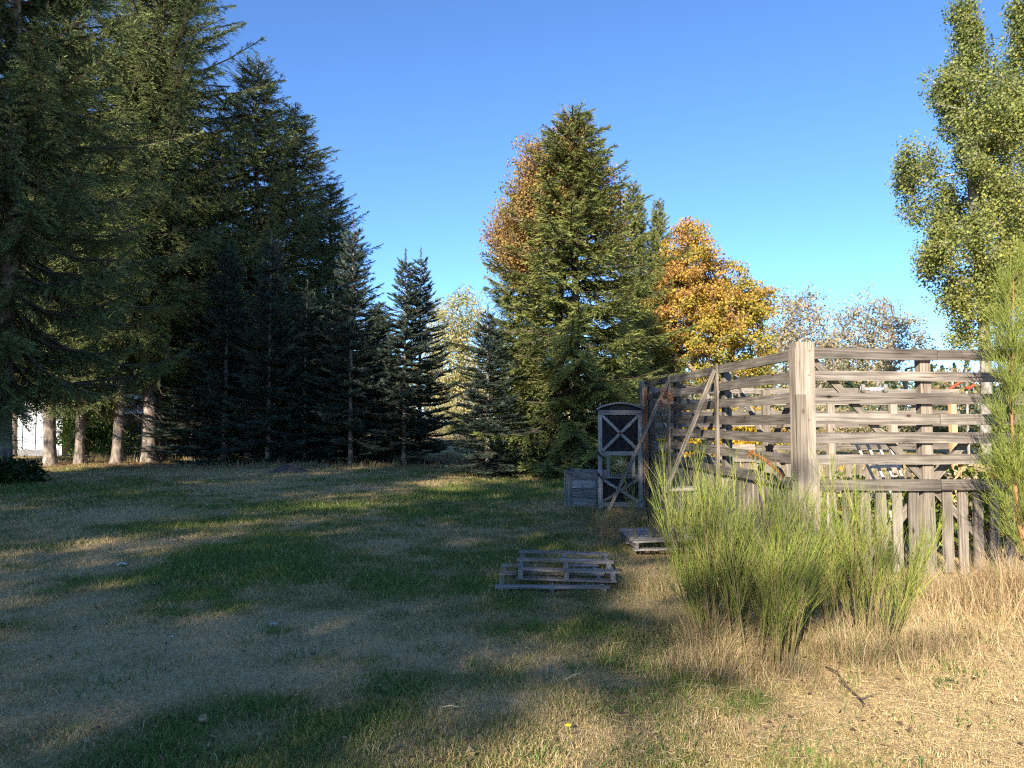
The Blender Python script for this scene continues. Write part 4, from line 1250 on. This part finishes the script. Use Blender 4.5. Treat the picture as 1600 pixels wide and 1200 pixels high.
# leaf litter, needles and cones strewn over the lawn
n = 1500
px = rg.uniform(-60, 1600, n); py = 712 + 490 * rg.random(n) ** 1.3
q = [G(a_, b_) for a_, b_ in zip(px, py)]
x = np.array([a_.x for a_ in q]); y = np.array([a_.y for a_ in q])
kp_ = ~((x > .36 * y) & (y > 5.5)); x, y = x[kp_], y[kp_]; n = len(x)
d = unit(np.stack([rg.normal(size=n), rg.normal(size=n), rg.normal(0, .35, n)], -1))
L = rg.uniform(.012, .035, n) * (1 + y / 14)
v, f = tri_blades(np.stack([x, y, ground_z(x, y) + .022], -1), d, L, L * rg.uniform(.12, .45, n), rg, np.tile(np.array((0, 0, 1.0)), (n, 1)))
lc = np.array([(.30, .18, .09), (.42, .30, .14), (.16, .10, .06), (.50, .40, .22), (.10, .07, .05)])[rg.integers(5, size=n)]
stuff('leaf_litter', 'small dead leaves and cone scales strewn over the lawn', 'leaf litter', [(v, f, np.repeat(lc, 3, 0))])

# tall dry straw along the fence and the brooms
STRAW = np.array([(.56, .42, .22), (.62, .50, .29), (.48, .33, .17), (.40, .28, .16)])


def straw_zone(cx_, cy_, rx, ry, n, h0, h1, rg, green=.08, w=.0017, dark=1.0):
    a_ = rg.uniform(0, 6.283, n); rr = np.abs(rg.normal(0, .62, n))
    x = cx_ + np.cos(a_) * rx * rr; y = cy_ + np.sin(a_) * ry * rr
    cl = fbm(x / .22, y / .22, 3, 2)
    h = rg.uniform(h0 * .4, h1, n) * (.12 + 1.25 * cl ** 1.6)
    c = STRAW[rg.integers(4, size=n)] * rg.uniform(.75, 1.2, n)[:, None] * dark
    gm_ = rg.random(n) < green
    c[gm_] = np.array((.20, .27, .06)) * rg.uniform(.7, 1.2, gm_.sum())[:, None]
    return blades(np.stack([x, y, ground_z(x, y) - .01], -1), h, np.full(n, w), rg.uniform(.05, 1.3, n), c, rg)


parts = []
for (px, Y, rx, ry, n, h0, h1, gn, dk) in [
    (1140, 4.75, .55, .32, 3400, .14, .42, .14, 1), (1290, 5.05, .5, .4, 3600, .14, .42, .12, 1), (1400, 5.3, .7, .6, 3600, .12, .38, .10, 1), (1575, 6.3, .8, .6, 6500, .25, .7, .03, 1.0),
    (1480, 5.4, .7, .4, 1600, .05, .18, .12, .95), (1420, 6.6, 1.2, .5, 3200, .14, .42, .12, .95), (1240, 6.4, .7, .6, 2600, .2, .45, .15, .9),
    (1020, 7.0, .3, .4, 1700, .1, .3, .16, .75), (950, 10.2, .3, 1.3, 2400, .15, .4, .18, .75), (960, 11.8, .45, 1.0, 2400, .15, .4, .2, .75), (960, 7.1, .35, .45, 1800, .12, .32, .4, .8),
    (795, 7.3, .22, .45, 1100, .12, .34, .4, .9), (870, 6.72, .55, .16, 3200, .06, .2, .5, .85), (1140, 4.95, .42, .32, 2600, .3, .75, .15, .8), (1090, 5.6, .3, .5, 1800, .15, .42, .2, .9), (905, 13.2, .5, .4, 1200, .12, .3, .25, .8), (870, 7.5, .5, .5, 2600, .10, .30, .5, .85), (800, 7.0, .25, .3, 900, .1, .26, .5, .9)]:
    parts.append(straw_zone(X(px, Y), Y, rx, ry, n, h0, h1, rg, gn, dark=dk))
# the foot of the dark row and inside the enclosure
for (px, Y, rx, ry, n, h0, h1, gn, w) in [(470, 25.2, 6.5, .8, 3000, .15, .45, .15, .008), (150, 29.5, 4.5, 1.2, 3500, .15, .5, .2, .008), (700, 31, 2.5, 3, 1800, .2, .5, .2, .009), (1420, 10.5, 2.5, 2.3, 7000, .12, .4, .25, .004), (1480, 24, 9, 9, 5000, .15, .5, .1, .012)]:
    parts.append(straw_zone(X(px, Y), Y, rx, ry, n, h0, h1, rg, gn, w))
stuff('dry_grass', 'tall straw coloured grass along the fence and shrubs', 'grass', parts)

# flat straw thatch fallen over around the shrubs
n = 2200
px = rg.uniform(950, 1620, n); Yq = rg.uniform(3.4, 5.6, n)
x = (px - 800) / F * Yq
d = np.stack([rg.normal(size=n), rg.normal(size=n), np.abs(rg.normal(0, .12, n))], -1); d = unit(d)
v, f = tri_blades(np.stack([x, Yq, ground_z(x, Yq) + .012 + .02 * rg.random(n)], -1), d, rg.uniform(.04, .16, n), np.full(n, .0014), rg)
stuff('fallen_straw', 'fallen straw stalks lying on the sunny lawn corner', 'straw', [(v, f, np.repeat(STRAW[rg.integers(4, size=n)] * rg.uniform(.8, 1.25, n)[:, None], 3, 0))])

# ------------------------------------------------------------------ small things
DN = 'small yellow dandelions in the lawn'
for (px, py, lb) in [(888, 1143, 'yellow dandelion nearest the viewer in the shaded grass'), (792, 832, 'yellow dandelion left of the pallet stack'), (808, 868, 'yellow dandelion right at the left corner of the pallet stack'),
                     (922, 834, 'yellow dandelion right behind the pallet stack'), (66, 767, 'yellow dandelion in the far left lawn, leftmost of three'), (85, 785, 'yellow dandelion in the far left lawn, lowest of three'),
                     (116, 768, 'yellow dandelion in the far left lawn, rightmost of three'), (52, 812, 'yellow dandelion at the left edge of the dry patch'), (270, 797, 'yellow dandelion above the long green patch')]:
    c_ = G(px, py); c_.z = gz(c_.x, c_.y)
    r_ = .018 if c_.y < 10 else .025
    hgt = .05 if c_.y < 5 else .10
    t = thing('dandelion', lb, 'flower', c_, group=DN)
    pm = MB(); pm.tube([c_, c_ + UP * hgt], .0025, 4); pm.build('stem', M['green_stem'], t, Matrix.Identity(4))
    pm = MB(); V = [tuple(c_ + UP * (hgt + .012))]; Fc = []
    for k in range(24):
        q = 2 * math.pi * k / 24; rr = r_ * (1 if k % 2 else .72)
        V.append(tuple(c_ + Vector((math.cos(q) * rr, math.sin(q) * rr, hgt + .004)))); Fc.append((0, 1 + k, 1 + (k + 1) % 24))
    V.append(tuple(c_ + UP * (hgt - .006)))
    for k in range(24): Fc.append((25, 1 + (k + 1) % 24, 1 + k))
    pm.add(V, Fc); pm.build('petals', M['yellow'], t, Matrix.Identity(4))


def scrap(name, px, py, r_, mat, label, cat, group=None, flat=.4):
    c_ = G(px, py); c_.z = gz(c_.x, c_.y) + .025
    rr = np.random.default_rng(int(px))
    V = []; Fc = []; n = 6
    for j in range(n + 1):
        for i in range(n + 1):
            u, v_ = i / n - .5, j / n - .5
            k = 1 - .5 * (u * u + v_ * v_)
            V.append((u * 2 * r_ * k + rr.normal() * r_ * .08, v_ * 2 * r_ * k * .8 + rr.normal() * r_ * .08, rr.normal() * r_ * flat * .4 + r_ * flat * math.cos(u * 5) * .4))
    for j in range(n):
        for i in range(n): a0 = j * (n + 1) + i; Fc.append((a0, a0 + 1, a0 + n + 2, a0 + n + 1))
    o = mk(name, V, Fc, mat, None, Matrix.Translation(c_))
    return tag(o, label, cat, group)


scrap('litter_scrap', 190, 884, .055, M['paper'], 'crumpled white scrap lying beside the long green patch', 'litter')
scrap('litter_scrap', 427, 976, .03, M['paper'], 'small pale scrap in the grey dry grass', 'litter')
scrap('litter_scrap', 268, 997, .016, M['paper'], 'tiny white scrap on the dry patch left of the centre', 'litter')
scrap('fallen_leaf', 316, 1129, .03, M['dead_leaf'], 'curled brown leaf in the green grass at the bottom left', 'leaf', 'fallen leaves', .8)
scrap('fallen_leaf', 226, 1027, .022, M['dead_leaf'], 'small tan leaf on the dry patch', 'leaf', 'fallen leaves', .8)
scrap('fallen_leaf', 282, 845, .05, M['dead_leaf'], 'reddish leaf on the dry patch above the long green patch', 'leaf', 'fallen leaves', .8)

c_ = G(1335, 1085)
tw = MB(); pts = [G(1290, 1045), G(1308, 1058), G(1325, 1075), G(1345, 1095), G(1352, 1112)]
pts = [Vector((q.x, q.y, gz(q.x, q.y) + .035 + .02 * math.sin(i * 2))) for i, q in enumerate(pts)]
tw.tube(pts, [.004, .006, .007, .006, .003], 6)
tw.tube([pts[1], pts[1] + Vector((.08, .10, .05))], [.004, .0015], 5); tw.tube([pts[3], pts[3] + Vector((.12, .02, .03))], [.004, .0015], 5); tw.tube([pts[2], pts[2] + Vector((-.05, .1, .04))], [.004, .0015], 5)
tag(tw.build('fallen_twig', M['branch'], None, Matrix.Identity(4)), 'dark forked twig lying on the sunny dry lawn', 'twig')
for (a_, b_, lb) in [((690, 1116), (718, 1118), 'straight straw stalk lying in the shaded lawn'), ((884, 1072), (908, 1063), 'pale straw stalk at the edge of the sunlight')]:
    q0, q1 = G(*a_), G(*b_)
    st_ = MB(); st_.tube([q0 + UP * .04, (q0 + q1) / 2 + UP * .05, q1 + UP * .045], [.003, .0035, .002], 5)
    tag(st_.build('straw_stalk', noisy_material('straw', [(.3, (.5, .4, .2)), (.7, (.65, .55, .33))], 20, .7, .1), None, Matrix.Identity(4)), lb, 'straw stalk', 'loose straw stalks')

# dirt mound before the firs
mc = G(452, 738)
rr = np.random.default_rng(3); n = 22
V = []; Fc = []
for j in range(n + 1):
    for i in range(n + 1):
        u, v_ = (i / n - .5) * 2, (j / n - .5) * 2
        q = math.exp(-2.6 * (u * u + v_ * v_))
        V.append((u * .75, v_ * .6, -.05 + .30 * q + rr.normal() * .018 * (q > .1)))
for j in range(n):
    for i in range(n): a0 = j * (n + 1) + i; Fc.append((a0, a0 + 1, a0 + n + 2, a0 + n + 1))
tag(mk('dirt_mound', V, Fc, M['dirt'], None, Matrix.Translation((mc.x, mc.y, gz(mc.x, mc.y)))), 'low dark dirt mound on the lawn before the young firs', 'mound')
